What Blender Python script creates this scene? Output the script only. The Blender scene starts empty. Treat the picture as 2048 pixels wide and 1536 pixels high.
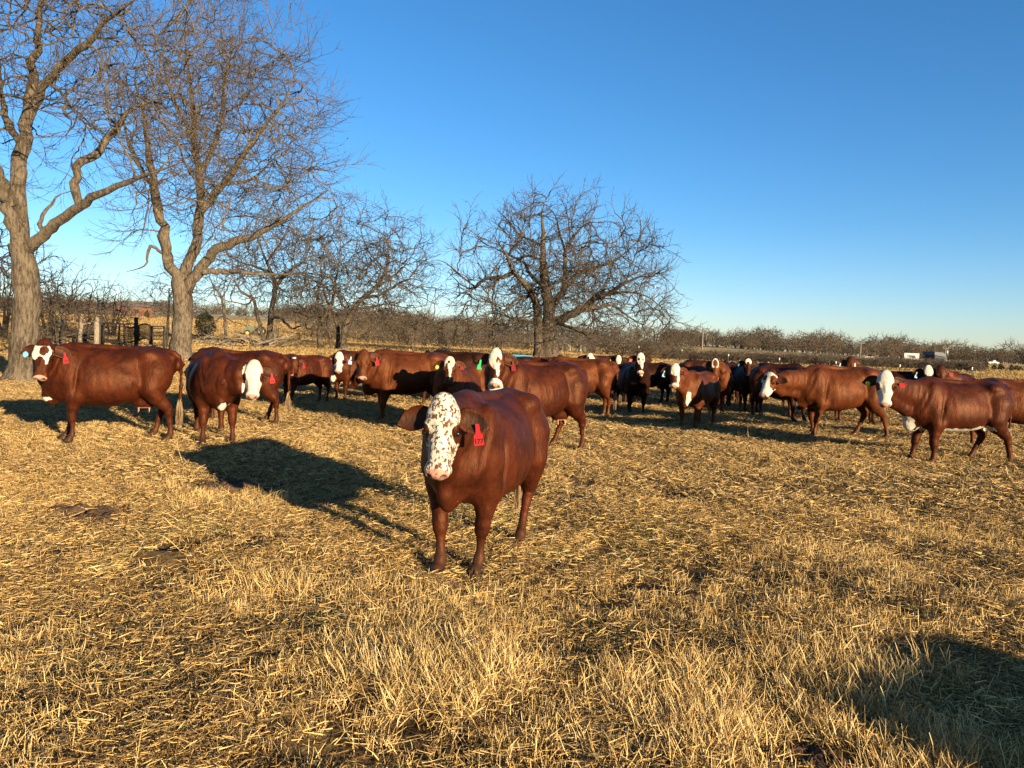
import bpy, math, random
import numpy as np
from mathutils import Vector, Matrix

random.seed(7)
RNG = np.random.default_rng(11)
R_ = math.radians
scene = bpy.context.scene
COL = scene.collection

# ------------------------------------------------------------------ camera, sky, sun, exposure
FPX, CAMH, PITCH, ROLL = 1500.0, 1.65, R_(2.98), R_(2.18)
_f = Vector((0, math.cos(PITCH), -math.sin(PITCH)))
_u0 = Vector((0, math.sin(PITCH), math.cos(PITCH)))
_r0 = Vector((1, 0, 0))
_r = _r0 * math.cos(ROLL) + _u0 * math.sin(ROLL)
_u = -_r0 * math.sin(ROLL) + _u0 * math.cos(ROLL)
cam_data = bpy.data.cameras.new("camera")
cam_data.sensor_width = 36.0
cam_data.lens = 36.0 * FPX / 2048.0
cam_data.clip_start, cam_data.clip_end = 0.05, 8000.0
cam = bpy.data.objects.new("camera", cam_data)
COL.objects.link(cam)
_m = Matrix((_r, _u, -_f)).transposed().to_4x4()
_m.translation = Vector((0, 0, CAMH))
cam.matrix_world = _m
scene.camera = cam
CAMP = Vector((0, 0, CAMH))

SUN_ELEV, SUN_AZ = R_(10.8), math.atan2(0.610, -0.792)   # direction to the sun, azimuth from +Y towards +X
world = bpy.data.worlds.new("World")
scene.world = world
world.use_nodes = True
wn, wl = world.node_tree.nodes, world.node_tree.links
wn.clear()
sky = wn.new("ShaderNodeTexSky")
sky.sky_type = 'NISHITA'
sky.sun_disc = False
sky.sun_elevation = SUN_ELEV
sky.sun_rotation = SUN_AZ
sky.altitude, sky.air_density, sky.dust_density, sky.ozone_density = 200.0, 1.0, 0.25, 2.2
hs = wn.new("ShaderNodeHueSaturation")
hs.inputs["Saturation"].default_value = 1.13
wbg = wn.new("ShaderNodeBackground")
wbg.inputs["Strength"].default_value = 0.062
wo = wn.new("ShaderNodeOutputWorld")
# clear dry air: bluer towards the zenith, pale cyan instead of yellow at the horizon
wtc = wn.new("ShaderNodeTexCoord"); wsx = wn.new("ShaderNodeSeparateXYZ"); wramp = wn.new("ShaderNodeValToRGB"); wmul = wn.new("ShaderNodeMix")
wmul.data_type = 'RGBA'; wmul.blend_type = 'MULTIPLY'; wmul.inputs[0].default_value = 1.0
_e = wramp.color_ramp.elements
_e[0].position, _e[0].color = 0.0, (0.93, 1.01, 1.34, 1)
_e[1].position, _e[1].color = 0.80, (0.92, 0.92, 0.94, 1)
_e3 = _e.new(0.46); _e3.color = (0.76, 0.97, 1.20, 1)
_e2 = _e.new(0.16); _e2.color = (0.74, 0.95, 1.22, 1)
wl.new(wtc.outputs["Generated"], wsx.inputs[0]); wl.new(wsx.outputs[2], wramp.inputs[0])
wl.new(sky.outputs[0], wmul.inputs[6]); wl.new(wramp.outputs[0], wmul.inputs[7])
wl.new(wmul.outputs[2], hs.inputs["Color"])
wl.new(hs.outputs[0], wbg.inputs["Color"])
wl.new(wbg.outputs[0], wo.inputs["Surface"])

sd = bpy.data.lights.new("sun", 'SUN')
sd.energy, sd.angle, sd.color = 5.0, R_(0.5), (1.0, 0.80, 0.52)
sun = bpy.data.objects.new("sun", sd)
COL.objects.link(sun)
_sdir = Vector((math.sin(SUN_AZ) * math.cos(SUN_ELEV), math.cos(SUN_AZ) * math.cos(SUN_ELEV), math.sin(SUN_ELEV)))
sun.rotation_euler = _sdir.to_track_quat('Z', 'Y').to_euler()
sun.location = _sdir * 60
scene.view_settings.view_transform = 'Standard'
scene.view_settings.look = 'None'
scene.view_settings.exposure = 1.52
scene.view_settings.gamma = 1.0
scene.cycles.max_bounces = 4
scene.cycles.diffuse_bounces = 2
scene.cycles.glossy_bounces = 2
scene.cycles.transparent_max_bounces = 4


# ------------------------------------------------------------------ helpers
def project(p):
    d = Vector(p) - CAMP
    z = d.dot(_f)
    return 1024 + FPX * d.dot(_r) / z, 768 - FPX * d.dot(_u) / z


def unproject(px, py, Y):
    d = _f + _r * ((px - 1024) / FPX) - _u * ((py - 768) / FPX)
    return CAMP + d * (Y / d.y)


def sst(a, b, x):
    t = np.clip((np.asarray(x, float) - a) / (b - a), 0, 1)
    return t * t * (3 - 2 * t)


def hgt(x, y):
    x = np.asarray(x, float); y = np.asarray(y, float)
    z = 0.028 * np.sin(x * 1.3 + 0.7 * y + 0.5) + 0.022 * np.sin(1.9 * y - 0.8 * x + 1.1) + 0.02 * np.sin(2.9 * x + 2.3 * y)
    z = z * (1 - sst(60, 140, np.hypot(x, y))) * sst(0.5, 2.5, np.hypot(x, y))
    z = z + (0.012 * np.sin(9 * x + 4 * y) * np.sin(11 * y - 3 * x + 1) + 0.008 * np.sin(21 * x - 5 * y) * np.sin(17 * y + 6 * x)) * (1 - sst(7, 16, np.hypot(x, y)))
    z = z - 0.085 * np.exp(-((y - 5.82 - .22 * (x + 1.3)) / .09) ** 2) * (1 - sst(-.75, -.5, x)) * sst(-5, -3.6, x) + 0.05 * np.exp(-((y - 5.58 - .22 * (x + 1.3)) / .13) ** 2) * (1 - sst(-.75, -.5, x)) * sst(-5, -3.6, x)
    z = z + 0.75 * sst(24, 60, y) * (1 - sst(4, 24, x))
    z = z + 3.0 * sst(60, 170, y) * (1 - sst(-70, -4, x))
    z = z + 1.5 * sst(150, 235, y) * sst(-20, 60, x)
    z = z + 8.0 * sst(110, 430, y) * (1 - sst(-40, 200, x))
    return z


def H(x, y):
    return float(hgt(x, y))


def on_ground(px, Y):
    """world point on the ground at depth Y whose picture column is px"""
    x = (px - 1024) / FPX * Y
    for _ in range(6):
        q = project((x, Y, H(x, Y)))
        x += (px - q[0]) / FPX * Y
    return Vector((x, Y, H(x, Y)))


def mesh_np(name, V, quads=None, tris=None, smooth=True, col=None, mat_idx=None):
    V = np.asarray(V, np.float32).reshape(-1, 3)
    loops, starts, totals = [], [], []
    n = 0
    if quads is not None and len(quads):
        q = np.asarray(quads, np.int32).reshape(-1, 4)
        loops.append(q.ravel()); starts.append(np.arange(len(q)) * 4); totals.append(np.full(len(q), 4)); n = q.size
    if tris is not None and len(tris):
        t = np.asarray(tris, np.int32).reshape(-1, 3)
        loops.append(t.ravel()); starts.append(n + np.arange(len(t)) * 3); totals.append(np.full(len(t), 3))
    loops = np.concatenate(loops).astype(np.int32); starts = np.concatenate(starts).astype(np.int32); totals = np.concatenate(totals).astype(np.int32)
    me = bpy.data.meshes.new(name)
    me.vertices.add(len(V)); me.vertices.foreach_set("co", V.ravel())
    me.loops.add(len(loops)); me.loops.foreach_set("vertex_index", loops)
    me.polygons.add(len(starts)); me.polygons.foreach_set("loop_start", starts); me.polygons.foreach_set("loop_total", totals)
    me.polygons.foreach_set("use_smooth", np.full(len(starts), smooth))
    if mat_idx is not None:
        me.polygons.foreach_set("material_index", np.asarray(mat_idx, np.int32))
    if col is not None:
        a = me.attributes.new("mk", 'FLOAT_COLOR', 'POINT')
        a.data.foreach_set("color", np.asarray(col, np.float32).ravel())
    me.update(calc_edges=True)
    me.validate()
    return me


def obj(name, me, mat=None, parent=None, loc=None):
    o = bpy.data.objects.new(name, me)
    COL.objects.link(o)
    if mat is not None:
        for m in (mat if isinstance(mat, (list, tuple)) else [mat]):
            me.materials.append(m)
    if parent is not None:
        o.parent = parent
    if loc is not None:
        o.location = loc
    return o


def tag(o, label, cat, group=None, kind=None):
    if label: o["label"] = label
    if cat: o["category"] = cat
    if group: o["group"] = group
    if kind: o["kind"] = kind
    return o


def thing(name, label, cat, loc=(0, 0, 0), rz=0.0, group=None):
    o = bpy.data.objects.new(name, None)
    COL.objects.link(o)
    o.empty_display_size = 0.2
    o.location = loc
    o.rotation_euler = (0, 0, rz)
    return tag(o, label, cat, group)


class MB:
    """collects plain solids, built as ONE mesh"""
    def __init__(s): s.V, s.Q, s.T, s.n = [], [], [], 0
    def add(s, V, Q=(), T=()):
        V = np.asarray(V, float).reshape(-1, 3)
        s.V.append(V)
        if len(Q): s.Q.append(np.asarray(Q) + s.n)
        if len(T): s.T.append(np.asarray(T) + s.n)
        s.n += len(V)
    def box(s, c, d, M=None):
        c = np.array(c, float); d = np.array(d, float) / 2
        V = np.array([[x, y, z] for x in (-1, 1) for y in (-1, 1) for z in (-1, 1)], float) * d
        if M is not None: V = V @ np.array(M).T
        s.add(V + c, [[0, 1, 3, 2], [4, 6, 7, 5], [0, 4, 5, 1], [2, 3, 7, 6], [0, 2, 6, 4], [1, 5, 7, 3]])
    def tube(s, P, r, S=8, cap=True):
        P = np.asarray(P, float); K = len(P)
        r = np.broadcast_to(np.asarray(r, float), (K,))
        V, Q = tubes(P[None], r[None], S)
        s.add(V, Q)
        if cap:
            c0 = s.n - len(V)
            s.add([P[0], P[-1]])
            a, b = s.n - 2, s.n - 1
            T = [[a, c0 + (i + 1) % S, c0 + i] for i in range(S)] + [[b, c0 + (K - 1) * S + i, c0 + (K - 1) * S + (i + 1) % S] for i in range(S)]
            s.T.append(np.array(T))
    def mesh(s, name, smooth=False):
        return mesh_np(name, np.concatenate(s.V), np.concatenate(s.Q) if s.Q else None, np.concatenate(s.T) if s.T else None, smooth)
    def build(s, name, mat, parent=None, smooth=False, loc=None):
        return obj(name, s.mesh(name, smooth), mat, parent, loc)


def tubes(P, R, S):
    """P (N,K,3), R (N,K) -> verts, quads for N tubes of S sides"""
    N, K, _ = P.shape
    T = np.gradient(P, axis=1)
    T /= np.linalg.norm(T, axis=2, keepdims=True) + 1e-9
    ref = np.where(np.abs(T[:, :1, 2:3]) > 0.9, np.array([[[1.0, 0, 0]]]), np.array([[[0, 0, 1.0]]]))
    ref = np.broadcast_to(ref, T.shape)
    A = np.cross(T, ref); A /= np.linalg.norm(A, axis=2, keepdims=True) + 1e-9
    B = np.cross(T, A)
    th = np.arange(S) * 2 * np.pi / S
    V = P[:, :, None] + R[:, :, None, None] * (A[:, :, None] * np.cos(th)[None, None, :, None] + B[:, :, None] * np.sin(th)[None, None, :, None])
    idx = np.arange(N * K * S).reshape(N, K, S)
    a = idx[:, :-1]; b = idx[:, 1:]
    Q = np.stack([a, np.roll(a, -1, 2), np.roll(b, -1, 2), b], -1).reshape(-1, 4)
    return V.reshape(-1, 3), Q


# ------------------------------------------------------------------ materials
def new_mat(name):
    m = bpy.data.materials.new(name)
    m.use_nodes = True
    nt = m.node_tree
    return m, nt.nodes, nt.links, nt.nodes["Principled BSDF"]


def N_(nodes, typ, **kw):
    n = nodes.new(typ)
    for k, v in kw.items(): setattr(n, k, v)
    return n


def math_n(nodes, links, op, a, b=None, c=None, clamp=False):
    n = nodes.new("ShaderNodeMath"); n.operation = op; n.use_clamp = clamp
    for i, v in enumerate((a, b, c)):
        if v is None: continue
        if isinstance(v, (int, float)): n.inputs[i].default_value = v
        else: links.new(v, n.inputs[i])
    return n.outputs[0]


def mix_n(nodes, links, fac, a, b):
    n = nodes.new("ShaderNodeMix"); n.data_type = 'RGBA'
    for i, v in ((0, fac), (6, a), (7, b)):
        if isinstance(v, (int, float)): n.inputs[i].default_value = v
        elif isinstance(v, tuple): n.inputs[i].default_value = (*v, 1) if len(v) == 3 else v
        else: links.new(v, n.inputs[i])
    return n.outputs[2]


def step_n(nodes, links, x, lo, hi):
    n = nodes.new("ShaderNodeMapRange"); n.interpolation_type = 'SMOOTHSTEP'
    links.new(x, n.inputs[0]); n.inputs[1].default_value = lo; n.inputs[2].default_value = hi
    return n.outputs[0]


def noise_n(nodes, links, vec, scale, detail=4, rough=0.55, stretch=None):
    if stretch is not None:
        mp = nodes.new("ShaderNodeMapping"); mp.inputs["Scale"].default_value = stretch
        links.new(vec, mp.inputs[0]); vec = mp.outputs[0]
    n = nodes.new("ShaderNodeTexNoise"); n.inputs["Scale"].default_value = scale
    n.inputs["Detail"].default_value = detail; n.inputs["Roughness"].default_value = rough
    links.new(vec, n.inputs["Vector"])
    return n.outputs["Fac"]


def bump_n(nodes, links, h, strength, dist, prev=None):
    b = nodes.new("ShaderNodeBump"); b.inputs["Strength"].default_value = strength; b.inputs["Distance"].default_value = dist
    links.new(h, b.inputs["Height"])
    if prev is not None: links.new(prev, b.inputs["Normal"])
    return b.outputs[0]


def simple_mat(name, c1, c2=None, scale=5.0, rough=0.6, metal=0.0, bump=0.0, stretch=None, spec=0.3):
    m, n, l, p = new_mat(name)
    tc = n.new("ShaderNodeTexCoord")
    c2 = c2 or tuple(v * 0.75 for v in c1)
    f = noise_n(n, l, tc.outputs["Object"], scale, 5, 0.6, stretch)
    l.new(mix_n(n, l, step_n(n, l, f, 0.35, 0.65), c1, c2), p.inputs["Base Color"])
    p.inputs["Roughness"].default_value = rough; p.inputs["Metallic"].default_value = metal
    p.inputs["Specular IOR Level"].default_value = spec
    if bump: l.new(bump_n(n, l, f, bump, 0.02), p.inputs["Normal"])
    return m


def coat_mat(name, c1, c2):
    m, n, l, p = new_mat(name)
    tc = n.new("ShaderNodeTexCoord"); oi = n.new("ShaderNodeObjectInfo")
    off = n.new("ShaderNodeVectorMath"); off.operation = 'ADD'
    cv = n.new("ShaderNodeCombineXYZ")
    rr = math_n(n, l, 'MULTIPLY', oi.outputs["Random"], 37.0)
    l.new(rr, cv.inputs[0]); l.new(rr, cv.inputs[1])
    l.new(tc.outputs["Object"], off.inputs[0]); l.new(cv.outputs[0], off.inputs[1])
    v = off.outputs[0]
    at = N_(n, "ShaderNodeAttribute", attribute_name="mk")
    sp = n.new("ShaderNodeSeparateColor"); l.new(at.outputs["Color"], sp.inputs[0])
    W, S, B, D = sp.outputs[0], sp.outputs[1], sp.outputs[2], at.outputs["Alpha"]
    n1 = noise_n(n, l, v, 4.5, 4, 0.6)
    n2 = noise_n(n, l, v, 30, 5, 0.7, (1, 1, 0.35))
    f = math_n(n, l, 'ADD', math_n(n, l, 'MULTIPLY', n1, 0.65), math_n(n, l, 'MULTIPLY', n2, 0.35))
    coat = mix_n(n, l, step_n(n, l, f, 0.38, 0.62), c1, c2)
    # matted, rubbed patches on the flank
    n3 = noise_n(n, l, v, 7.5, 6, 0.7, (1, 1, 0.8))
    coat = mix_n(n, l, math_n(n, l, 'MULTIPLY', step_n(n, l, n3, 0.54, 0.66), 0.38), coat, tuple(x * 0.55 for x in c2))
    # dust on the lower legs
    sx = n.new("ShaderNodeSeparateXYZ"); l.new(tc.outputs["Object"], sx.inputs[0])
    low = math_n(n, l, 'MULTIPLY', math_n(n, l, 'SUBTRACT', 1.0, step_n(n, l, sx.outputs[2], 0.02, 0.36)), math_n(n, l, 'ADD', n2, 0.1))
    coat = mix_n(n, l, low, coat, (0.042, 0.024, 0.014))
    # white with irregular hair edge
    n4 = noise_n(n, l, v, 26, 4, 0.65)
    n4b = noise_n(n, l, v, 8, 3, 0.6)
    wn_ = math_n(n, l, 'ADD', math_n(n, l, 'MULTIPLY', math_n(n, l, 'SUBTRACT', n4, 0.5), 0.40), math_n(n, l, 'MULTIPLY', math_n(n, l, 'SUBTRACT', n4b, 0.5), 0.75))
    w = step_n(n, l, math_n(n, l, 'ADD', W, wn_), 0.45, 0.55)
    n5 = noise_n(n, l, v, 14, 5, 0.6)
    white = mix_n(n, l, step_n(n, l, n5, 0.4, 0.75), (0.50, 0.45, 0.36), (0.32, 0.265, 0.20))
    n6 = noise_n(n, l, v, 56, 3, 0.6, (1, 1, .75)); n7 = noise_n(n, l, v, 17, 2, 0.5)
    spk = math_n(n, l, 'MULTIPLY', step_n(n, l, math_n(n, l, 'ADD', n6, math_n(n, l, 'MULTIPLY', math_n(n, l, 'SUBTRACT', n7, 0.5), 0.4)), 0.505, 0.555), 0.95)
    white = mix_n(n, l, math_n(n, l, 'MULTIPLY', spk, S), white, (0.055, 0.020, 0.010))
    c = mix_n(n, l, w, coat, white)
    pk = step_n(n, l, math_n(n, l, 'ADD', B, math_n(n, l, 'MULTIPLY', math_n(n, l, 'SUBTRACT', n4, 0.5), 0.25)), 0.42, 0.58)
    pink = mix_n(n, l, step_n(n, l, n6, 0.58, 0.66), (0.38, 0.19, 0.135), (0.14, 0.055, 0.04))
    c = mix_n(n, l, pk, c, pink)
    c = mix_n(n, l, D, c, (0.02, 0.013, 0.01))
    l.new(c, p.inputs["Base Color"])
    rgh = math_n(n, l, 'ADD', 0.40, math_n(n, l, 'MULTIPLY', n3, 0.26))
    l.new(rgh, p.inputs["Roughness"])
    p.inputs["Specular IOR Level"].default_value = 0.13 if name == "coat_dark" else 0.27
    p.inputs["Specular Tint"].default_value = (1.0, 0.50, 0.28, 1)
    h1 = noise_n(n, l, v, 130, 3, 0.7, (1, 1, 0.22))
    h2 = noise_n(n, l, v, 11, 4, 0.6, (1.2, 1.2, 0.5))
    nb = bump_n(n, l, h2, 0.45, 0.035)
    nb = bump_n(n, l, h1, 0.35, 0.006, nb)
    l.new(nb, p.inputs["Normal"])
    return m


COATS = {
    'red': coat_mat("coat_red", (0.050, 0.0104, 0.0036), (0.022, 0.0048, 0.0021)),
    'sorrel': coat_mat("coat_sorrel", (0.078, 0.0205, 0.0060), (0.042, 0.0102, 0.0034)),
    'dark': coat_mat("coat_dark", (0.022, 0.0065, 0.003), (0.011, 0.0042, 0.0026)),
}
M_EYE = simple_mat("eye_dark", (0.008, 0.006, 0.005), rough=0.08, spec=0.6)
M_SWITCH = simple_mat("tail_hair", (0.30, 0.20, 0.10), (0.14, 0.08, 0.04), 30, 0.6, stretch=(1, 1, 0.15))
TAGC = {'red': (0.72, 0.018, 0.022), 'yellow': (0.85, 0.72, 0.03), 'cream': (0.75, 0.72, 0.30), 'blue': (0.22, 0.62, 0.80),
        'pale': (0.50, 0.72, 0.85), 'green': (0.06, 0.62, 0.20), 'orange': (0.85, 0.13, 0.04), 'maroon': (0.28, 0.02, 0.02), 'navy': (0.05, 0.22, 0.35), 'white': (0.75, 0.75, 0.72), 'pink': (0.72, 0.16, 0.20)}
TAGM = {k: simple_mat("tag_" + k, tuple(x * .62 for x in v), tuple(x * .46 for x in v), 26, 0.5) for k, v in TAGC.items()}
M_INK = simple_mat("tag_ink", (0.01, 0.01, 0.01), rough=0.6)


# ------------------------------------------------------------------ implicit surfaces (cows)
class Field:
    def __init__(s, lo, hi, h):
        s.h = h; s.lo = np.array(lo, float)
        n = np.ceil((np.array(hi) - s.lo) / h).astype(int) + 1
        s.F = np.full(n, 0.6, np.float32)
        s.ax = [(s.lo[i] + h * np.arange(n[i])).astype(np.float32) for i in range(3)]

    def sub(s, lo, hi):
        sl = []
        for i in range(3):
            a = max(0, int(math.floor((lo[i] - s.lo[i]) / s.h))); b = min(s.F.shape[i], int(math.ceil((hi[i] - s.lo[i]) / s.h)) + 1)
            if b <= a: return None
            sl.append(slice(a, b))
        sl = tuple(sl)
        return sl, s.ax[0][sl[0]][:, None, None], s.ax[1][sl[1]][None, :, None], s.ax[2][sl[2]][None, None, :]

    def comb(s, sl, d, k, cut=False):
        a = s.F[sl]
        if cut:
            h = np.clip(k - np.abs(a + d), 0, None) / max(k, 1e-6)
            s.F[sl] = np.maximum(a, -d) + h * h * k * 0.25
        else:
            h = np.clip(k - np.abs(a - d), 0, None) / max(k, 1e-6)
            s.F[sl] = np.minimum(a, d) - h * h * k * 0.25

    def cone(s, p, q, r1, r2, k=0.05):
        p = np.array(p, np.float32); q = np.array(q, np.float32)
        m = max(r1, r2) + k + 2 * s.h
        g = s.sub(np.minimum(p, q) - m, np.maximum(p, q) + m)
        if g is None: return
        sl, X, Y, Z = g
        b = q - p; L = float(b @ b) + 1e-9
        t = np.clip(((X - p[0]) * b[0] + (Y - p[1]) * b[1] + (Z - p[2]) * b[2]) / L, 0, 1)
        d = np.sqrt((X - p[0] - t * b[0]) ** 2 + (Y - p[1] - t * b[1]) ** 2 + (Z - p[2] - t * b[2]) ** 2) - (r1 + (r2 - r1) * t)
        s.comb(sl, d.astype(np.float32), k)

    def ell(s, c, rad, k=0.05, M=None, cut=False):
        """ellipsoid; M rows = its axes"""
        c = np.array(c, float); rad = np.array(rad, float)
        m = rad.max() + k + 2 * s.h
        g = s.sub(c - m, c + m)
        if g is None: return
        sl, X, Y, Z = g
        x, y, z = X - c[0], Y - c[1], Z - c[2]
        if M is not None:
            x, y, z = [M[i][0] * x + M[i][1] * y + M[i][2] * z for i in range(3)]
        k0 = np.sqrt((x / rad[0]) ** 2 + (y / rad[1]) ** 2 + (z / rad[2]) ** 2)
        k1 = np.sqrt((x / rad[0] ** 2) ** 2 + (y / rad[1] ** 2) ** 2 + (z / rad[2] ** 2) ** 2)
        d = k0 * (k0 - 1) / np.maximum(k1, 1e-6)
        s.comb(sl, d.astype(np.float32), k, cut)

    def nets(s):
        F = s.F
        ins = F < 0
        c = ins[:-1, :-1, :-1].astype(np.int8)
        tot = np.zeros_like(c)
        sh = [(i, j, k) for i in (0, 1) for j in (0, 1) for k in (0, 1)]
        nx, ny, nz = F.shape
        V8 = lambda A, i, j, k: A[i:nx - 1 + i, j:ny - 1 + j, k:nz - 1 + k]
        for q in sh: tot += V8(ins, *q)
        act = (tot > 0) & (tot < 8)
        I = np.argwhere(act)
        idx = np.full(act.shape, -1, np.int64); idx[act] = np.arange(len(I))
        vals = {q: F[I[:, 0] + q[0], I[:, 1] + q[1], I[:, 2] + q[2]] for q in sh}
        acc = np.zeros((len(I), 3)); cnt = np.zeros(len(I))
        for a in sh:
            for ax in range(3):
                if a[ax] == 1: continue
                b = tuple(1 if i == ax else a[i] for i in range(3))
                va, vb = vals[a], vals[b]
                cr = (va < 0) != (vb < 0)
                t = np.where(cr, va / np.where(cr, va - vb, 1), 0)
                P = np.array(a, float)[None].repeat(len(I), 0); P[:, ax] += t
                acc += P * cr[:, None]; cnt += cr
        V = (I + acc / cnt[:, None]) * s.h + s.lo
        quads = []
        for ax in range(3):
            u, v = (ax + 1) % 3, (ax + 2) % 3
            s0 = [slice(None)] * 3; s1 = [slice(None)] * 3
            s0[ax] = slice(0, -1); s1[ax] = slice(1, None)
            A, Bv = ins[tuple(s0)], ins[tuple(s1)]
            E = np.argwhere(A != Bv)
            ok = (E[:, u] > 0) & (E[:, v] > 0) & (E[:, u] < F.shape[u] - 1) & (E[:, v] < F.shape[v] - 1)
            E = E[ok]
            fl = A[E[:, 0], E[:, 1], E[:, 2]]
            def cell(du, dv):
                e = E.copy(); e[:, u] += du; e[:, v] += dv
                return idx[e[:, 0], e[:, 1], e[:, 2]]
            q = np.stack([cell(-1, -1), cell(0, -1), cell(0, 0), cell(-1, 0)], 1)
            q[~fl] = q[~fl][:, ::-1]
            quads.append(q)
        Q = np.concatenate(quads)
        Q = Q[(Q >= 0).all(1)]
        return V, Q


def smooth_mesh(V, Q, it=2, lam=0.5):
    e = np.concatenate([Q[:, [0, 1]], Q[:, [1, 2]], Q[:, [2, 3]], Q[:, [3, 0]]])
    e = np.concatenate([e, e[:, ::-1]])
    n = len(V); deg = np.bincount(e[:, 0], minlength=n)[:, None] + 1e-9
    for k in range(it * 2):
        m = np.stack([np.bincount(e[:, 0], V[e[:, 1], i], n) for i in range(3)], 1) / deg
        V = V + (lam if k % 2 == 0 else -lam * 1.04) * (m - V)
    return V


def bell(t):
    return np.exp(-t * t)


TORSO = np.array([  # x, half width, top, bottom
    (-0.90, .09, 1.20, 1.03), (-0.85, .17, 1.27, .93), (-0.74, .235, 1.325, .78), (-0.55, .285, 1.375, .64), (-0.34, .325, 1.335, .575),
    (-0.08, .365, 1.300, .525), (0.18, .355, 1.325, .515), (0.38, .30, 1.355, .53), (0.54, .255, 1.345, .56), (0.68, .20, 1.27, .62), (0.77, .13, 1.15, .72), (0.81, .06, 1.03, .82)])


def build_cow_body(sp):
    """sp: spec in the cow's own metres (x forward, y left, z up; hip height 1.36) -> mesh arrays"""
    h = sp.get('h', 0.014)
    fat = sp.get('fat', 1.0)
    hb = np.array(sp['hb']); yaw = sp['hyaw']; q = sp['q']
    g = np.array([math.cos(yaw), math.sin(yaw), 0.0])
    e1 = g * math.sin(q) - np.array([0, 0, 1]) * math.cos(q)
    e3 = g * math.cos(q) + np.array([0, 0, 1]) * math.sin(q)
    e2 = np.cross(e3, e1)
    hs_ = sp.get('hs', 1.06)
    Lp = lambda a, b, c: hb + hs_ * (a * e1 + b * e2 + c * e3)
    lo = np.minimum([-1.02, -0.5, -0.06], hb - 0.75); hi = np.maximum([0.98, 0.5, 1.5], hb + 0.75)
    lo[2] = -0.06; hi[2] = max(1.5, hb[2] + 0.15)
    ft = sp.get('feet', {})
    fl = Field(lo, hi, h)
    # ---- torso
    sl, X, Y, Z = fl.sub([-1.0, -0.5, .35], [0.95, 0.5, 1.5])
    x1 = X[:, 0, 0]
    def spl(k):
        xs = TORSO[:, 0]; ys = TORSO[:, k]
        xf = np.linspace(xs[0], xs[-1], 200); yf = np.interp(xf, xs, ys)
        ker = np.exp(-np.linspace(-2, 2, 21) ** 2); ker /= ker.sum()
        yp = np.pad(yf, 10, mode='edge'); yf2 = np.convolve(yp, ker, 'valid')
        return np.interp(x1, xf, yf2)
    w, zt, zb = spl(1), spl(2), spl(3)
    belly = bell((x1 + 0.02) / 0.42)
    w = w * (1 + (fat - 1) * (0.4 + 0.6 * belly))
    zb = zb - sp.get('sag', 0.0) * belly
    zt = zt - 0.012 * bell((x1 - 0.12) / .2)
    zc = (zt + zb) / 2; hh = (zt - zb) / 2
    w = w[:, None, None]; zc = zc[:, None, None]; hh = hh[:, None, None]
    tz = (Z - zc) / hh
    ww = w * (1 - 0.13 * np.clip(tz, -1, 1) - 0.10 * np.clip(tz, 0, 1) ** 2)
    e = 2.25
    r = (np.abs(Y / ww) ** e + np.abs(tz) ** e) ** (1 / e)
    xo = np.maximum(np.maximum(-0.93 - X, X - 0.83), 0)
    d = (r - 1) * np.minimum(ww, hh) * 0.9 + xo * 1.0
    fl.comb(sl, np.broadcast_to(d, fl.F[sl].shape).astype(np.float32), 0.02)
    # ---- bony landmarks and muscle
    for s in (-1, 1):
        fl.ell((-0.54, s * .220, 1.25), (.09, .06, .055), .14)          # hook bone
        fl.ell((-0.84, s * .12, 1.20), (.05, .045, .06), .07)            # pin bone
        fl.ell((0.46, s * .20, 1.00), (.16, .10, .30), .07)              # shoulder
        fl.ell((0.60, s * .155, .84), (.10, .09, .12), .06)              # point of shoulder
        fl.ell((-0.66, s * .19, .96), (.19, .12, .27), .09)              # thigh
        fl.ell((-0.36, s * .375, 1.10), (.13, .06, .11), .09, cut=True)  # hollow of the flank
    fl.cone((-0.80, 0, 1.30), (0.40, 0, 1.345), .028, .035, .05)          # spine
    fl.ell((0.40, 0, 1.315), (.15, .07, .055), .07)                        # withers
    fl.ell((0.68, 0, .66), (.13, .085, .15), .07)                          # brisket
    if sp.get('udder', 0):
        fl.ell((-0.47, 0, .58), (.17, .135, .13), .06)
        for sx in (-.40, -.54):
            for sy in (-.06, .06): fl.cone((sx, sy, .49), (sx, sy * 1.15, .41), .02, .015, .02)
    # ---- neck
    base_t = np.array([0.44, 0, 1.205]); base_m = np.array([0.56, 0, 1.03]); base_l = np.array([0.66, 0, .80])
    top = Lp(.09, 0, -.15); mid = Lp(.13, 0, -.21); low = Lp(.22, 0, -.20)
    def via(a, b, fz=0.0):
        m = a * .45 + b * .55; m = m + np.array([0.09, 0, fz]); return m
    for a, b, ra, rb, k, fz in ((base_t, top, .115, .080, .09, .0), (base_m, mid, .175, .092, .10, 0.0), (base_l, low, .10, .045, .09, -.02)):
        m = via(a, b, fz)
        fl.cone(a, m, ra, (ra + rb) / 2, k); fl.cone(m, b, (ra + rb) / 2, rb, k)
    # ---- head
    Mh = [e1, e2, e3]
    E = lambda c, rad, k=.03, cut=False: fl.ell(Lp(*c), np.array(rad) * hs_, k, Mh, cut)
    C = lambda a, b, r1, r2, k=.03: fl.cone(Lp(*a), Lp(*b), r1 * hs_, r2 * hs_, k)
    E((.095, 0, -.095), (.125, .114, .095), .04)
    E((.10, 0, -.040), (.13, .092, .040), .03)
    E((-.005, 0, -.070), (.05, .065, .055), .04)
    C((.17, 0, -.108), (.39, 0, -.088), .104, .074, .035)
    E((.29, 0, -.040), (.17, .050, .034), .03)
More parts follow.
